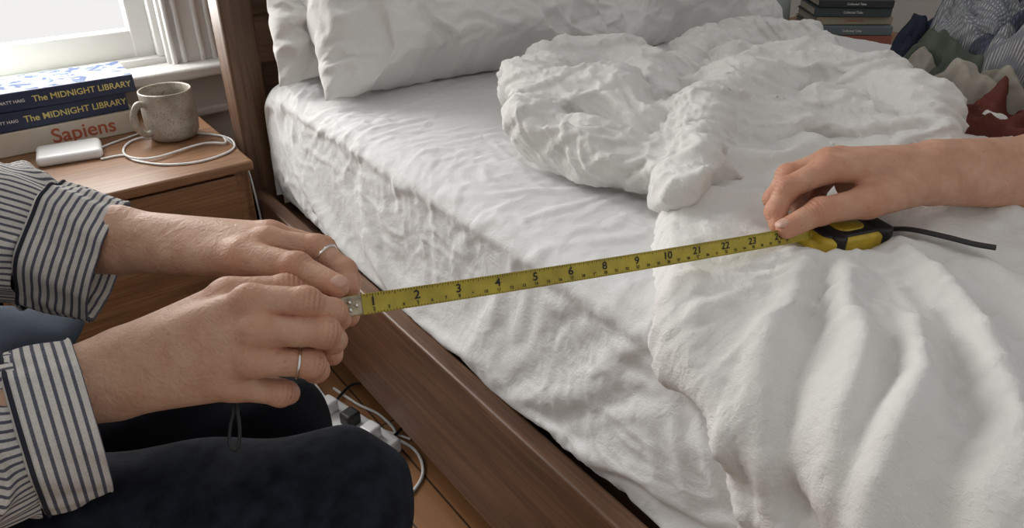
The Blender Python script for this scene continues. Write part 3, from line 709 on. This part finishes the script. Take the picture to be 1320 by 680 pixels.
# ------------------------------------------------------------------ clothes pile
def knit(name,c1,c2,sc,ax,band=.55):
    m,nt,b=nodes(name); L=nt.links; uv=N(nt,'ShaderNodeTexCoord')
    w=N(nt,'ShaderNodeTexWave',Scale=sc,Distortion=2.0,bands_direction=ax); w.inputs['Detail Scale'].default_value=3; L.new(uv.outputs['UV'],w.inputs['Vector'])
    w2=N(nt,'ShaderNodeTexWave',Scale=sc*1.6,Distortion=1.0,bands_direction='Y' if ax=='X' else 'X'); L.new(uv.outputs['UV'],w2.inputs['Vector'])
    mm=N(nt,'ShaderNodeMath',operation='MULTIPLY'); L.new(w.outputs['Fac'],mm.inputs[0]); L.new(w2.outputs['Fac'],mm.inputs[1])
    r_=ramp(nt,[(.1,c1),(.6,c2)]); L.new(mm.outputs[0],r_.inputs['Fac'])
    w3=N(nt,'ShaderNodeTexWave',Scale=3.2,bands_direction='DIAGONAL'); L.new(uv.outputs['UV'],w3.inputs['Vector'])
    r3=ramp(nt,[(.90,(1,1,1)),(.93,(.22,.25,.33))]); L.new(w3.outputs['Fac'],r3.inputs['Fac'])
    mx=N(nt,'ShaderNodeMix',data_type='RGBA',blend_type='MULTIPLY'); mx.inputs[0].default_value=1; L.new(r_.outputs['Color'],mx.inputs[6]); L.new(r3.outputs['Color'],mx.inputs[7])
    L.new(mx.outputs[2],b.inputs['Base Color'])
    bp=N(nt,'ShaderNodeBump',Strength=.8,Distance=.003); L.new(mm.outputs[0],bp.inputs['Height']); L.new(bp.outputs['Normal'],b.inputs['Normal']); b.inputs['Roughness'].default_value=.95
    return m
M_knit=knit('grey_knit',(.20,.21,.235),(.50,.51,.52),52,'X')
M_navyc=simple('navy_cloth',(.022,.028,.045),.95,bump=.6,bscale=500,var=.3,vscale=20)
M_green=simple('green_cloth',(.085,.10,.08),.95,bump=.6,bscale=500,var=.3,vscale=20)
M_tan=simple('taupe_cloth',(.30,.275,.235),.95,bump=.6,bscale=500,var=.25,vscale=20)
M_rust=simple('rust_cloth',(.13,.042,.033),.95,bump=.8,bscale=350,var=.35,vscale=25)
def flat(X,Y,H): return np.stack([X,Y,ZT+H],-1)
def cloth(name,pxl,z,T,mat,seed,amp=.02,lift0=0.0):
    pts=np.array([PZ(a,b,z)[:2] for a,b in pxl])
    def hf(X,Y,d):
        wx=perlin(X*6,Y*6,seed)*.08; wy=perlin(X*6,Y*6,seed+1)*.08
        return amp*(1.1*fold((X+wx)*10,(Y+wy)*5,seed+2,.15)+.9*fold((X+wx)*7,(Y+wy)*16,seed+3,.13)+.45*fold(X*25,Y*22,seed+4,.16)-.5)
    return puff(name,pts,mat,T,.022,.0065,hf,lift0=lift0,base=flat,uv=True,sim=dict(grow=.18,frames=12,bend=.03,gap=.01,grav=.5))
cz_=ZT+.05
cloth('taupe_shirt',[(1152,138),(1200,152),(1300,162),(1420,172),(1500,150),(1420,115),(1300,108),(1200,104),(1155,112)],cz_,.055,M_tan,61,.020,.04)
cloth('rust_sweater',[(1202,166),(1230,176),(1270,182),(1340,190),(1450,200),(1480,170),(1400,158),(1300,152),(1250,150),(1212,154)],cz_,.036,M_rust,66,.036,.035)
cloth('green_shirt',[(1146,124),(1185,136),(1235,142),(1280,134),(1265,114),(1190,100),(1150,108)],cz_,.068,M_green,71,.026,.04)
cloth('navy_shirt',[(1138,108),(1175,120),(1235,128),(1300,136),(1340,128),(1330,100),(1240,88),(1150,86)],cz_,.082,M_navyc,76,.030,.04)
cloth('knit_blanket',[(1180,110),(1230,132),(1290,150),(1360,164),(1460,166),(1520,115),(1450,80),(1340,66),(1250,66),(1188,84)],cz_,.13,M_knit,81,.046,.04)
lamp=empty('table_lamp')
lp=(2.12,1.46,.50)
lathe('base',[(0,0),(.05,0),(.06,.01),(.07,.05),(.065,.12),(.04,.18),(.015,.21),(.012,.26)],simple('lamp_ceramic',(.40,.44,.43),.3),lamp,lp)
lathe('shade',[(.13,.25),(.10,.43)],simple('lamp_shade',(.6,.57,.5),.9),lamp,lp)
# ------------------------------------------------------------------ tape measure
tape=empty('tape_measure')
Wd=U-Tt_*U.dot(Tt_); Wd/=np.linalg.norm(Wd); Nn=np.cross(Tt_,Wd)
HWt=.0083
def tp(s,w,o=0):
    s=np.asarray(s,float); w=np.asarray(w,float)
    return A+np.outer(s,Tt_)+np.outer(w,Wd)+np.outer(.0014*((w/HWt)**2)+o,Nn)+np.outer(-.0022*np.sin(np.pi*np.clip(s/Lt,0,1)),[0,0,1])
ns,nw=120,13
sg,wg=np.meshgrid(np.linspace(0,Lt,ns),np.linspace(-HWt,HWt,nw),indexing='ij')
me=np_mesh('blade',tp(sg.ravel(),wg.ravel()),grid_faces(ns,nw))
M_tape=simple('tape_yellow',(.42,.335,.03),.42,var=.22,vscale=40)
ob=link('blade',me,M_tape,tape); sm=ob.modifiers.new('s','SOLIDIFY'); sm.thickness=.0003; sm.offset=1
M_ink=simple('tape_ink',(.015,.013,.01),.6)
mv=[];mf=[]
IO=.00045
def quad(s0,s1,w0,w1):
    k=len(mv); mv.extend(tp([s0,s1,s1,s0],[w0,w0,w1,w1],IO).tolist()); mf.append((k,k+1,k+2,k+3))
def pxs_to_s(px):
    lo,hi=0,Lt
    for _ in range(40):
        m_=(lo+hi)/2; q=A+Tt_*m_-CAM; x=660+FP*q.dot(R)/q.dot(F)
        if x<px: lo=m_
        else: hi=m_
    return lo
s1=pxs_to_s(481); s2=pxs_to_s(970); inch=(s2-s1)/11
labels=['1','2','3','4','5','6','8','9','10','21','22','23','24']
for i,l in enumerate(labels):
    s_=s1+i*inch
    if s_>Lt-.01: break
    v,f=text_verts(l,.0098,.02); k=len(mv)
    mv.extend(tp(v[:,0]*1.15+s_,v[:,1]+.0012,IO).tolist()); mf.extend([tuple(a+k for a in q) for q in f])
    for j in range(16):
        ss_=s_+inch*(j/16-.5)
        if ss_<.018 or ss_>Lt: continue
        ln=.0034 if j%8==0 else (.0027 if j%2==0 else .0018)
        quad(ss_-.00026,ss_+.00026,HWt-ln,HWt-.0002)
    for j in range(14):
        ss_=s_+inch*(j/14-.5)
        if ss_<.018 or ss_>Lt: continue
        quad(ss_-.0002,ss_+.0002,-HWt+.0002,-HWt+(.0024 if j%7==0 else .0016))
    for j in range(3):
        ss_=s_+inch*(j/3-.33)
        if ss_<.02 or ss_>Lt-.005: continue
        v,f=text_verts(str(i*3+j+1),.0036,.03); k=len(mv)
        mv.extend(tp(v[:,0]*1.1+ss_,v[:,1]-.0047,IO).tolist()); mf.extend([tuple(a+k for a in q) for q in f])
me=bpy.data.meshes.new('markings'); me.from_pydata(mv,[],mf); link('markings',me,M_ink,tape,False)
me=np_mesh('hook',tp(*[a.ravel() for a in np.meshgrid(np.linspace(-.002,.016,12),np.linspace(-HWt*.95,HWt*.95,9),indexing='ij')],.0006),grid_faces(12,9))
oh=link('hook',me,simple('hook_metal',(.36,.30,.22),.4,metal=.8,var=.3,vscale=150),tape); sm=oh.modifiers.new('s','SOLIDIFY'); sm.thickness=.0009; sm.offset=1
for i,(s_,w_) in enumerate([(.006,.003),(.006,-.003),(.0115,0)]):
    c=tp([s_],[w_],.0006)[0]; bpy.ops.mesh.primitive_uv_sphere_add(segments=16,ring_count=8,radius=.0019,location=c); o=bpy.context.object; o.name='rivet_%d'%i; o.data.materials.append(M_metal); o.parent=tape; o.data.shade_smooth()
def oriented(name,outline,h0,h1,mat,parent,O,ax,ay,az,bev=.004):
    bm=bmesh.new(); vs=[bm.verts.new((x,y,h0)) for x,y in outline]; f=bm.faces.new(vs)
    e=bmesh.ops.extrude_face_region(bm,geom=[f]); bmesh.ops.translate(bm,verts=[v for v in e['geom'] if isinstance(v,bmesh.types.BMVert)],vec=(0,0,h1-h0))
    bmesh.ops.recalc_face_normals(bm,faces=bm.faces)
    if bev: bmesh.ops.bevel(bm,geom=[q for q in bm.edges if q.calc_face_angle(0)>.8],offset=bev,segments=4,profile=.5,affect='EDGES')
    Mx=np.array([ax,ay,az]).T
    for v in bm.verts: v.co=Vector(O+Mx@np.array(v.co))
    me=bpy.data.meshes.new(name); bm.to_mesh(me); bm.free(); return link(name,me,mat,parent,True)
def rr(x0,x1,y0,y1,rad,n=6):
    o=[]
    for cx,cy,a0 in [(x1-rad,y1-rad,0),(x0+rad,y1-rad,90),(x0+rad,y0+rad,180),(x1-rad,y0+rad,270)]:
        for k in range(n+1):
            a=math.radians(a0+90*k/n); o.append((cx+rad*math.cos(a),cy+rad*math.sin(a)))
    return o
M_case=simple('case_yellow',(.50,.36,.03),.4,var=.25,vscale=50)
th_=-.12
tx2=tx*math.cos(th_)+ty*math.sin(th_); ty2=np.cross(zup,tx2)
oriented('case_body',rr(0,.092,-.028,.030,.016),-.016,.010,M_case,tape,O,tx2,ty2,zup,.006)
oriented('case_grip',rr(.006,.088,-.024,.027,.014),.005,.0122,M_black,tape,O,tx2,ty2,zup,.003)
oriented('case_label',rr(.028,.066,-.016,.018,.012),.009,.0138,M_case,tape,O,tx2,ty2,zup,.002)
oriented('case_side_grip',rr(.012,.030,-.0300,.033,.008),-.010,.0128,M_black,tape,O,tx2,ty2,zup,.003)
oriented('case_rear_grip',rr(.072,.094,-.0300,.033,.010),-.010,.0128,M_black,tape,O,tx2,ty2,zup,.003)
sp_=catmull(STR,10)
loft('strap',sp_,np.full(len(sp_),.0055),M_black,tape,nr=16,ell=(1,.4))
# ------------------------------------------------------------------ hands
def build_hand(name,spec,mat,parent,h=.0013,nails=()):
    palm=[(P(*a),P(*b),ra,rb) for a,b,ra,rb in spec['palm']]
    fing=[[(P(x,y,d),r_) for x,y,d,r_ in f] for f in spec['fingers']]
    creases=[]
    for f in fing:
        for i in range(1,len(f)-1):
            a,b,c=f[i-1][0],f[i][0],f[i+1][0]
            o=2*b-a-c; o/=max(np.linalg.norm(o),1e-6)
            t=(c-a)/np.linalg.norm(c-a); creases.append((b+o*f[i][1],t,o,f[i][1]))
    def fn(p):
        d=None
        for a,b,ra,rb in palm:
            q=caps(p,a,b,ra,rb); d=q if d is None else smin(d,q,.012)
        res=None
        for f in fing:
            q=None
            for i in range(len(f)-1):
                e=caps(p,f[i][0],f[i+1][0],f[i][1],f[i+1][1]); q=e if q is None else smin(q,e,.004)
            for i in range(1,len(f)-1):
                q=smin(q,np.linalg.norm(p-f[i][0],axis=1)-f[i][1]*1.05,.004)
            q=smin(d,q,.009)
            res=q if res is None else smin(res,q,.0010)
        for c,t,o,r_ in creases:
            v=p-c; dd=np.einsum('ij,ij->i',v,v); m_=np.exp(-dd/(r_*.75)**2); k=m_>.02
            res[k]+=.0006*np.cos(2*np.pi*(v[k]@t)/.0038)*m_[k]
        return res
    allp=np.array([q for a,b,_,_ in palm for q in (a,b)]+[q for f in fing for q,_ in f])
    me,V=sdf_mesh(name,fn,allp.min(0)-.055,allp.max(0)+.055,h)
    tint=np.zeros((len(V),4)); tint[:,3]=1
    for f in fing:
        for i,(q,r_) in enumerate(f):
            d=np.linalg.norm(V-q,axis=1); w=.45 if i in(0,) else (.6 if i<len(f)-1 else .6)
            tint[:,0]=np.maximum(tint[:,0],w*np.exp(-(d/(r_*1.35))**4))
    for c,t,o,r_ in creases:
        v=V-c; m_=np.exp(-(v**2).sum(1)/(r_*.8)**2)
        tint[:,1]=np.maximum(tint[:,1],m_*.75*np.clip(np.cos(2*np.pi*(v@t)/.0038),0,1)**2)  # crease shade painted into the skin colour, where the relief is too shallow
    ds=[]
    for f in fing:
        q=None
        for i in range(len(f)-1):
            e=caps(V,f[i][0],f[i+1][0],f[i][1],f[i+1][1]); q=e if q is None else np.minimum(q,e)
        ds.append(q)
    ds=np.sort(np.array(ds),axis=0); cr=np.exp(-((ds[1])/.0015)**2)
    tint[:,1]=np.maximum(tint[:,1],.85*cr); tint[:,0]=np.maximum(tint[:,0],.8*np.exp(-(ds[1]/.004)**2))  # shade between neighbouring fingers, painted into the skin colour
    ca=me.color_attributes.new('tint','FLOAT_COLOR','POINT'); ca.data.foreach_set('color',tint.astype(np.float32).ravel())
    o=link(name,me,mat,parent)
    for fi,dv in nails:
        f=fing[fi]; a,b=f[-2][0],f[-1][0]; r_=f[-1][1]; t=(b-a)/np.linalg.norm(b-a)
        dv=np.array(dv,float); dv=dv-t*dv.dot(t); dv/=np.linalg.norm(dv); sd=np.cross(t,dv)
        c=b+t*r_*.15+dv*r_*.60
        th=np.linspace(0,2*np.pi,28,endpoint=False); Vn=[]
        for ph in np.linspace(0,math.pi/2,8):
            cx,sz=math.cos(ph),math.sin(ph)
            su=np.sign(np.cos(th))*np.abs(np.cos(th))**.75; sv2=np.sign(np.sin(th))*np.abs(np.sin(th))**.75
            Vn.append(c+np.outer(su*cx*r_*.80,t)+np.outer(sv2*cx*r_*.70,sd)+np.outer(np.full(28,sz*r_*.43),dv))
        me2=np_mesh('nail',np.concatenate(Vn),grid_faces(8,28,True)); link('nail',me2,M_nail,parent)
    return fing
pA=empty('person')
rh=dict(palm=[((-60,560,.50),(60,505,.545),.034,.028),((60,505,.545),(140,470,.565),.028,.0215),((60,515,.545),(150,502,.565),.027,.0205),
  ((140,470,.565),(322,392,.543),.020,.0125),((150,480,.562),(335,427,.535),.018,.0122),((150,495,.562),(328,464,.538),.018,.0118),((155,505,.565),(300,495,.55),.0175,.0112),
  ((190,465,.578),(300,440,.565),.019,.017),((170,450,.575),(295,388,.572),.019,.0155)],
 fingers=[[(322,387,.541,.0122),(394,389,.541,.0107),(430,402,.560,.0094),(439,412,.580,.0084)],
  [(335,425,.533,.0122),(418,428,.544,.0110),(429,438,.572,.0096),(409,445,.592,.0087)],
  [(328,463,.536,.0116),(400,468,.549,.0104),(407,476,.575,.0092),(384,470,.594,.0084)],
  [(302,497,.549,.0106),(362,506,.557,.0094),(370,506,.580,.0082),(348,494,.596,.0076)],
  [(295,382,.570,.0150),(368,374,.578,.0120),(422,385,.592,.0096)]])
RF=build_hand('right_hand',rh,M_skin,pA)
lh=dict(palm=[((-30,300,.70),(70,305,.69),.034,.030),((70,305,.69),(150,298,.668),.029,.0225),((70,315,.69),(150,322,.668),.027,.0215),
  ((150,303,.668),(345,313,.628),.021,.0125),((150,303,.675),(348,304,.648),.019,.0122),((150,305,.682),(340,304,.668),.018,.0118),((150,315,.685),(325,312,.688),.018,.011),
  ((170,322,.665),(312,333,.616),.020,.0155),((220,320,.675),(320,325,.655),.02,.017)],
 fingers=[[(345,312,.626,.0122),(408,319,.628,.0105),(444,348,.619,.0092),(450,374,.606,.0084)],
  [(348,303,.646,.012),(416,320,.656,.0105),(450,362,.650,.0094),(451,408,.632,.0084)],
  [(340,303,.667,.0115),(400,335,.682,.010),(433,400,.667,.009),(429,458,.636,.0087)],
  [(325,312,.686,.0105),(372,350,.70,.009),(392,400,.69,.008),(388,440,.67,.0074)],
  [(312,332,.614,.0152),(382,345,.594,.0122),(434,369,.5795,.0098)]])
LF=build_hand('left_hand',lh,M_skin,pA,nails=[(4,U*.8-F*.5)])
def ring(name,a,b,r_,t,mat,parent,th=.0009):
    ax=b-a; ax/=np.linalg.norm(ax); c=a+(b-a)*t
    bpy.ops.mesh.primitive_torus_add(major_radius=r_,minor_radius=th,major_segments=48,minor_segments=10,location=c)
    o=bpy.context.object; o.name=name; o.rotation_mode='QUATERNION'; o.rotation_quaternion=Vector((0,0,1)).rotation_difference(Vector(ax)); o.data.materials.append(mat); o.parent=parent; o.data.shade_smooth(); return o
ring('ring_left',LF[0][1][0],LF[0][2][0],.0104,.35,M_metal,pA,.0011)
ring('ring_right',RF[2][0][0],RF[2][1][0],.0113,.78,M_metal,pA,.0012)
curve('cord_loop',[P(304,515,.575),P(306,530,.572),P(309,555,.572),P(307,575,.572),P(301,579,.572),P(296,570,.572),P(297,550,.572),P(301,530,.572),P(300,515,.575)],.0014,M_black,tape)
def sleeve(pre,path,rads,cuff0,cuff1,cr,seed,yaxis_up=(0,0,1)):
    c=catmull(path,14); rr_=np.interp(np.linspace(0,1,len(c)),np.linspace(0,1,len(rads)),rads)
    def dp(th,s,i):
        x=np.cos(th)*1.2; y=np.sin(th)*1.2
        return .006*perlin(x+s*9,y+s*5,seed)+.007*(fold(s*22+.8*np.sin(th+seed)+.3*perlin(x,y,seed+1),np.cos(th)*.8,seed+2,.2)-.4)+.003*perlin(x*3+s*20,y*3,seed+3)
    loft(pre+'_sleeve',c,rr_,M_strL,pA,nr=120,disp=dp,cap=False)
    c0=np.array(cuff0); c1=np.array(cuff1); ax=c1-c0; Lc=np.linalg.norm(ax)
    seq=[(.30,.55),(.12,.62),(.03,.74),(-.02,.88),(-.02,.97),(.01,1.03),(.06,1.05)]+[(q,1.05+.02*math.sin(q*5)) for q in np.linspace(.12,.93,16)]+[(.97,1.05),(1.0,1.02),(1.0,.98),(.96,.955),(.8,.94),(.6,.93),(.3,.85)]
    cen=[c0+ax*q for q,_ in seq]; ra=[cr*k for _,k in seq]
    def dc(th,s,i):
        q=seq[i][0]; return .004*perlin(np.cos(th)*1.5+q*.8,np.sin(th)*1.5,seed+5)+.003*np.sin(th*2+seed)+.0028*perlin(np.cos(th)*4,np.sin(th)*4+q*2,seed+6)
    loft(pre+'_cuff',cen,ra,M_strC,pA,nr=120,axis=ax,disp=dc,cap=False,ell=(.82,1.0))
    th=np.linspace(0,2*np.pi,80)
    t=ax/Lc; up=np.array([0,0,1.]); b=up-t*up.dot(t); b/=np.linalg.norm(b); a=np.cross(b,t)
    cu=[c0+ax*.05+a*math.cos(x)*(cr*1.055*.82+dc(np.array([x]),0,6)[0])+b*math.sin(x)*(cr*1.055+dc(np.array([x]),0,6)[0]) for x in th]
    curve(pre+'_cuff_seam',cu,.0016,M_seam,pA,n=2)
elA=np.array([-.15,.82,.765]); shA=np.array([-.17,.92,1.02])
elB=np.array([-.20,.53,.685]); shB=np.array([-.20,.58,1.02])
sleeve('left',[shA,(shA+elA)/2+np.array([-.02,0,0]),elA,P(-60,285,.67),P(20,303,.675),P(60,314,.68)],[.075,.07,.066,.066,.064,.058],P(50,312,.672),P(142,338,.690),.061,3)
sleeve('right',[shB,(shB+elB)/2+np.array([-.03,0,0]),elB,P(-160,600,.49),P(-20,575,.53),P(35,562,.545)],[.075,.07,.066,.066,.064,.058],P(28,560,.545),P(118,532,.570),.065,8)
kn=np.array([.150,.466,.518]); kf=np.array([.155,.650,.475])
hn=np.array([-.26,.66,.51]); hf_=np.array([-.26,.85,.50])
def leg(nm,hip,knee,foot,mat,rads):
    a=np.array(hip); k=np.array(knee); f=np.array(foot)
    def fn(p):
        d=caps(p,a,k,rads[0],rads[1]); d=smin(d,caps(p,k,f,rads[1]*.97,rads[2]),.02)
        w=.0025*np.sin(p[:,0]*60+p[:,2]*35+3*np.sin(p[:,1]*22))+.002*np.sin(p[:,0]*23-p[:,1]*71+2*np.sin(p[:,2]*40))
        return d+w
    pts=np.array([a,k,f]); me,V=sdf_mesh(nm,fn,pts.min(0)-.13,pts.max(0)+.13,.006); link(nm,me,mat,pA)
    fd=np.array([.9,-.35,0]); fd/=np.linalg.norm(fd)
    def sh(p):
        d=caps(p,np.array([f[0],f[1],.045]),np.array([f[0],f[1],.03])+fd*.16,.042,.034); return np.maximum(d,.002-p[:,2])
    me,V=sdf_mesh(nm+'_shoe',sh,np.array([f[0]-.1,f[1]-.2,-.01]),np.array([f[0]+.25,f[1]+.12,.13]),.005); link(nm+'_shoe',me,M_black,pA)
leg('jeans_leg_near',hn,kn,(.10,.50,.06),M_jean,(.096,.069,.046))
leg('jeans_leg_far',hf_,kf,(.12,.70,.06),M_jean2,(.088,.064,.046))
tc_=np.array([-.30,.755,0])
def torso(p):
    d=ellip(p,tc_+[0,0,.60],np.array([.13,.17,.17])); d=smin(d,ellip(p,tc_+[.01,0,.85],np.array([.12,.19,.22])),.08)
    d=smin(d,caps(p,shA+[-.04,-.02,-.02],shB+[-.04,.02,-.02],.065,.065),.05); return d
me,V=sdf_mesh('shirt_torso',torso,tc_+[-.3,-.35,.38],tc_+[.3,.35,1.25],.008); set_uv(me,np.c_[V[:,1]*2.5,V[:,2]]); link('shirt_torso',me,M_strL,pA)
def hip(p): return smin(ellip(p,tc_+[0,0,.50],np.array([.14,.19,.10])),caps(p,hn+[0,0,0],hf_,.09,.09),.05)
me,V=sdf_mesh('jeans_hip',hip,tc_+[-.3,-.35,.33],tc_+[.3,.35,.70],.008); link('jeans_hip',me,M_jean,pA)
hc=tc_+np.array([.05,-.02,1.28])
fw=np.array([.86,-.42,-.28]); fw/=np.linalg.norm(fw); sdv=np.cross(np.array([0,0,1.]),fw); sdv/=np.linalg.norm(sdv); uph=np.cross(fw,sdv)
HM=np.array([fw,sdv,uph]).T
def head(p):
    q=(p-hc)@HM
    d=ellip(q,np.array([-.01,0,.02]),np.array([.095,.076,.10])); d=smin(d,ellip(q,np.array([.03,0,-.055]),np.array([.055,.052,.055])),.04)
    d=smin(d,caps(q,np.array([.088,0,.005]),np.array([.108,0,-.028]),.007,.011),.012)
    d=smin(d,caps(q,np.array([.082,-.018,-.062]),np.array([.082,.018,-.062]),.007,.007),.008)
    for s in(-1,1):
        d=smin(d,ellip(q,np.array([-.005,s*.078,-.01]),np.array([.018,.009,.03])),.006)
        e=np.linalg.norm(q-np.array([.094,s*.032,.012]),axis=1)-.013; d=-smin(-d,e,.01)
    d=smin(d,caps(p,hc-uph*.06-fw*.02,tc_+[0,0,1.05],.05,.058),.03); return d
me,V=sdf_mesh('head',head,hc-.20,hc+.16,.005)
ca=me.color_attributes.new('tint','FLOAT_COLOR','POINT'); ca.data.foreach_set('color',np.tile(np.array([.1,0,0,1],np.float32),len(V))); link('head',me,M_skin,pA)
M_hair=simple('brown_hair',(.06,.03,.015),.6,bump=.8,bscale=250)
def hair(p):
    q=(p-hc)@HM
    d=ellip(q,np.array([-.02,0,.03]),np.array([.105,.088,.108])); d=smin(d,ellip(q,np.array([-.07,0,-.07]),np.array([.05,.08,.12])),.04)
    return np.maximum(d,(q[:,0]-.045)-np.maximum(q[:,2]-.03,0)*1.0)
me,V=sdf_mesh('hair',hair,hc-.24,hc+.18,.005); link('hair',me,M_hair,pA)
for s in(-1,1):
    bpy.ops.mesh.primitive_uv_sphere_add(radius=.0125,location=hc+HM@np.array([.080,s*.032,.012])); o=bpy.context.object; o.name='eye'; o.data.materials.append(M_wht); o.parent=pA
def lap(p):
    d=ellip(p,P(-20,452,.80),np.array([.10,.07,.03])); return d+.004*np.sin(p[:,0]*70+p[:,1]*30)
c_=P(-20,452,.80); me,V=sdf_mesh('shirt_tail',lap,c_-.15,c_+.15,.005); link('shirt_tail',me,M_blue,pA)
st=empty('stool')
M_st=M_night
lathe('seat',[(0,.36),(.17,.36),(.18,.37),(.18,.39),(.17,.40),(0,.40)],M_st,st,(-.30,.755,0))
for i in range(4):
    a=math.pi/4+i*math.pi/2; curve('leg_%d'%i,[np.array([-.30+.12*math.cos(a),.755+.12*math.sin(a),.36]),np.array([-.30+.16*math.cos(a),.755+.16*math.sin(a),.01])],.014,M_st,st)
# -------- second person (right)
pB=empty('person')
def PI(v):
    q=np.array(v)-CAM; d=q.dot(F); return (660+FP*q.dot(R)/d,340-FP*q.dot(U)/d,d/KD)
e1=PI(elC)
r2=dict(palm=[(e1,(1330,213,.955),.047,.037),(e1,(1330,232,.955),.047,.037),((1330,213,.955),(1205,207,.90),.036,.0245),((1330,232,.955),(1205,238,.90),.036,.0235),
  ((1205,215,.90),(1064,218,.862),.0225,.0150),((1205,213,.905),(1068,208,.886),.021,.0150),((1200,213,.91),(1080,206,.906),.021,.014),((1200,222,.915),(1096,210,.926),.02,.013),
  ((1200,235,.895),(1118,260,.858),.023,.0185),((1180,235,.91),(1100,235,.895),.022,.02)],
 fingers=[[(1064,219,.861,.0150),(1014,243,.862,.0130),(1000,272,.862,.0115),(1003,289,.857,.0104)],
  [(1068,208,.886,.0150),(1016,226,.890,.0130),(998,256,.890,.0116),(1004,278,.885,.0105)],
  [(1080,205,.906,.0142),(1040,228,.912,.0125),(1026,258,.908,.0112),(1038,276,.895,.0102)],
  [(1096,209,.926,.013),(1058,236,.930,.0115),(1050,260,.922,.0102),(1064,274,.91,.0095)],
  [(1118,260,.857,.0175),(1058,272,.845,.0148),(1014,294,.841,.0118)]])
for k_ in r2: 
    if k_=='palm': r2[k_]=[((a[0],a[1],a[2]*KD),(b[0],b[1],b[2]*KD),ra*.97,rb*.97) for a,b,ra,rb in r2[k_]]
    else: r2[k_]=[[(x,y,d*KD,q*.97) for x,y,d,q in f] for f in r2[k_]]
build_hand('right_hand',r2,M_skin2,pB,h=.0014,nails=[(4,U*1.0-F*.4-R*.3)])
M_tee=linen('grey_tee',(.20,.21,.23)); shC=np.array([1.56,.02,1.06]); tB=np.array([1.72,-.12,0])
c=catmull([shC,(shC+elC)/2],12); loft('tee_sleeve',c,np.linspace(.075,.07,len(c)),M_tee,pB,cap=False)
def arm(p): return caps(p,shC,elC,.055,.047)
me,V=sdf_mesh('upper_arm',arm,np.minimum(shC,elC)-.08,np.maximum(shC,elC)+.08,.006)
ca=me.color_attributes.new('tint','FLOAT_COLOR','POINT'); ca.data.foreach_set('color',np.tile(np.array([.1,0,0,1],np.float32),len(V))); link('upper_arm',me,M_skin2,pB)
def torsoB(p): 
    d=ellip(p,tB+[0,0,.80],np.array([.15,.17,.17])); return smin(d,ellip(p,tB+[0,.02,.97],np.array([.17,.17,.17])),.08)
me,V=sdf_mesh('tee_torso',torsoB,tB+[-.25,-.25,.58],tB+[.25,.25,1.2],.008); link('tee_torso',me,M_tee,pB)
def legsB(p): return smin(caps(p,tB+[0,.05,.74],tB+[-.30,-.12,.74],.09,.07),caps(p,tB+[.02,-.08,.74],tB+[.20,-.2,.74],.09,.07),.04)
me,V=sdf_mesh('jeans_legs',legsB,tB+[-.45,-.35,.58],tB+[.45,.25,.88],.008); link('jeans_legs',me,M_jean,pB)
hc=tB+np.array([-.05,.05,1.35]); tc_=tB+np.array([0,0,.07]); fw=np.array([-.8,.45,-.35]); fw/=np.linalg.norm(fw); sdv=np.cross(np.array([0,0,1.]),fw); sdv/=np.linalg.norm(sdv); uph=np.cross(fw,sdv); HM=np.array([fw,sdv,uph]).T
me,V=sdf_mesh('head',head,hc-.22,hc+.16,.006)
ca=me.color_attributes.new('tint','FLOAT_COLOR','POINT'); ca.data.foreach_set('color',np.tile(np.array([.1,0,0,1],np.float32),len(V))); link('head',me,M_skin2,pB)
me,V=sdf_mesh('hair',hair,hc-.24,hc+.18,.006); link('hair',me,M_hair,pB)
for s in(-1,1):
    bpy.ops.mesh.primitive_uv_sphere_add(radius=.0125,location=hc+HM@np.array([.080,s*.032,.012])); o=bpy.context.object; o.name='eye'; o.data.materials.append(M_wht); o.parent=pB
# ------------------------------------------------------------------ light
w=bpy.data.worlds.new('W'); S.world=w; w.use_nodes=True; nt=w.node_tree; bg=nt.nodes['Background']; bg.inputs[0].default_value=(1,.988,.97,1)
tc=nt.nodes.new('ShaderNodeTexCoord'); sp=nt.nodes.new('ShaderNodeSeparateXYZ'); nt.links.new(tc.outputs['Generated'],sp.inputs[0])
a=nt.nodes.new('ShaderNodeMapRange'); a.inputs[1].default_value=.2; a.inputs[2].default_value=.5; nt.links.new(sp.outputs[1],a.inputs[0])
b_=nt.nodes.new('ShaderNodeMapRange'); b_.inputs[1].default_value=.35; b_.inputs[2].default_value=.15; nt.links.new(sp.outputs[2],b_.inputs[0])
mm=nt.nodes.new('ShaderNodeMath'); mm.operation='MULTIPLY'; nt.links.new(a.outputs[0],mm.inputs[0]); nt.links.new(b_.outputs[0],mm.inputs[1])
m2=nt.nodes.new('ShaderNodeMath'); m2.operation='MULTIPLY_ADD'; nt.links.new(mm.outputs[0],m2.inputs[0]); m2.inputs[1].default_value=.34; m2.inputs[2].default_value=.48; nt.links.new(m2.outputs[0],bg.inputs[1])
def area(name,loc,rot,sx,sy,e,c):
    l=bpy.data.lights.new(name,'AREA'); l.shape='RECTANGLE'; l.size=sx; l.size_y=sy; l.energy=e; l.color=c
    o=bpy.data.objects.new(name,l); col.objects.link(o); o.location=loc; o.rotation_euler=rot; return o
area('window_daylight',(-.26,WY+.42,1.15),(math.radians(-84),0,0),2.2,2.1,172,(1,.985,.955))
# ------------------------------------------------------------------ camera
cd=bpy.data.cameras.new('camera'); cam=bpy.data.objects.new('camera',cd); col.objects.link(cam)
cd.sensor_width=36; cd.lens=FP/1320*36; cd.clip_start=.02
cam.matrix_world=Matrix(((R[0],U[0],-F[0],CAM[0]),(R[1],U[1],-F[1],CAM[1]),(R[2],U[2],-F[2],CAM[2]),(0,0,0,1)))
S.camera=cam
S.view_settings.view_transform='Standard'
S.view_settings.look='None'
S.view_settings.exposure=0.12
print('TOTAL %.1fs'%(time.time()-T0))
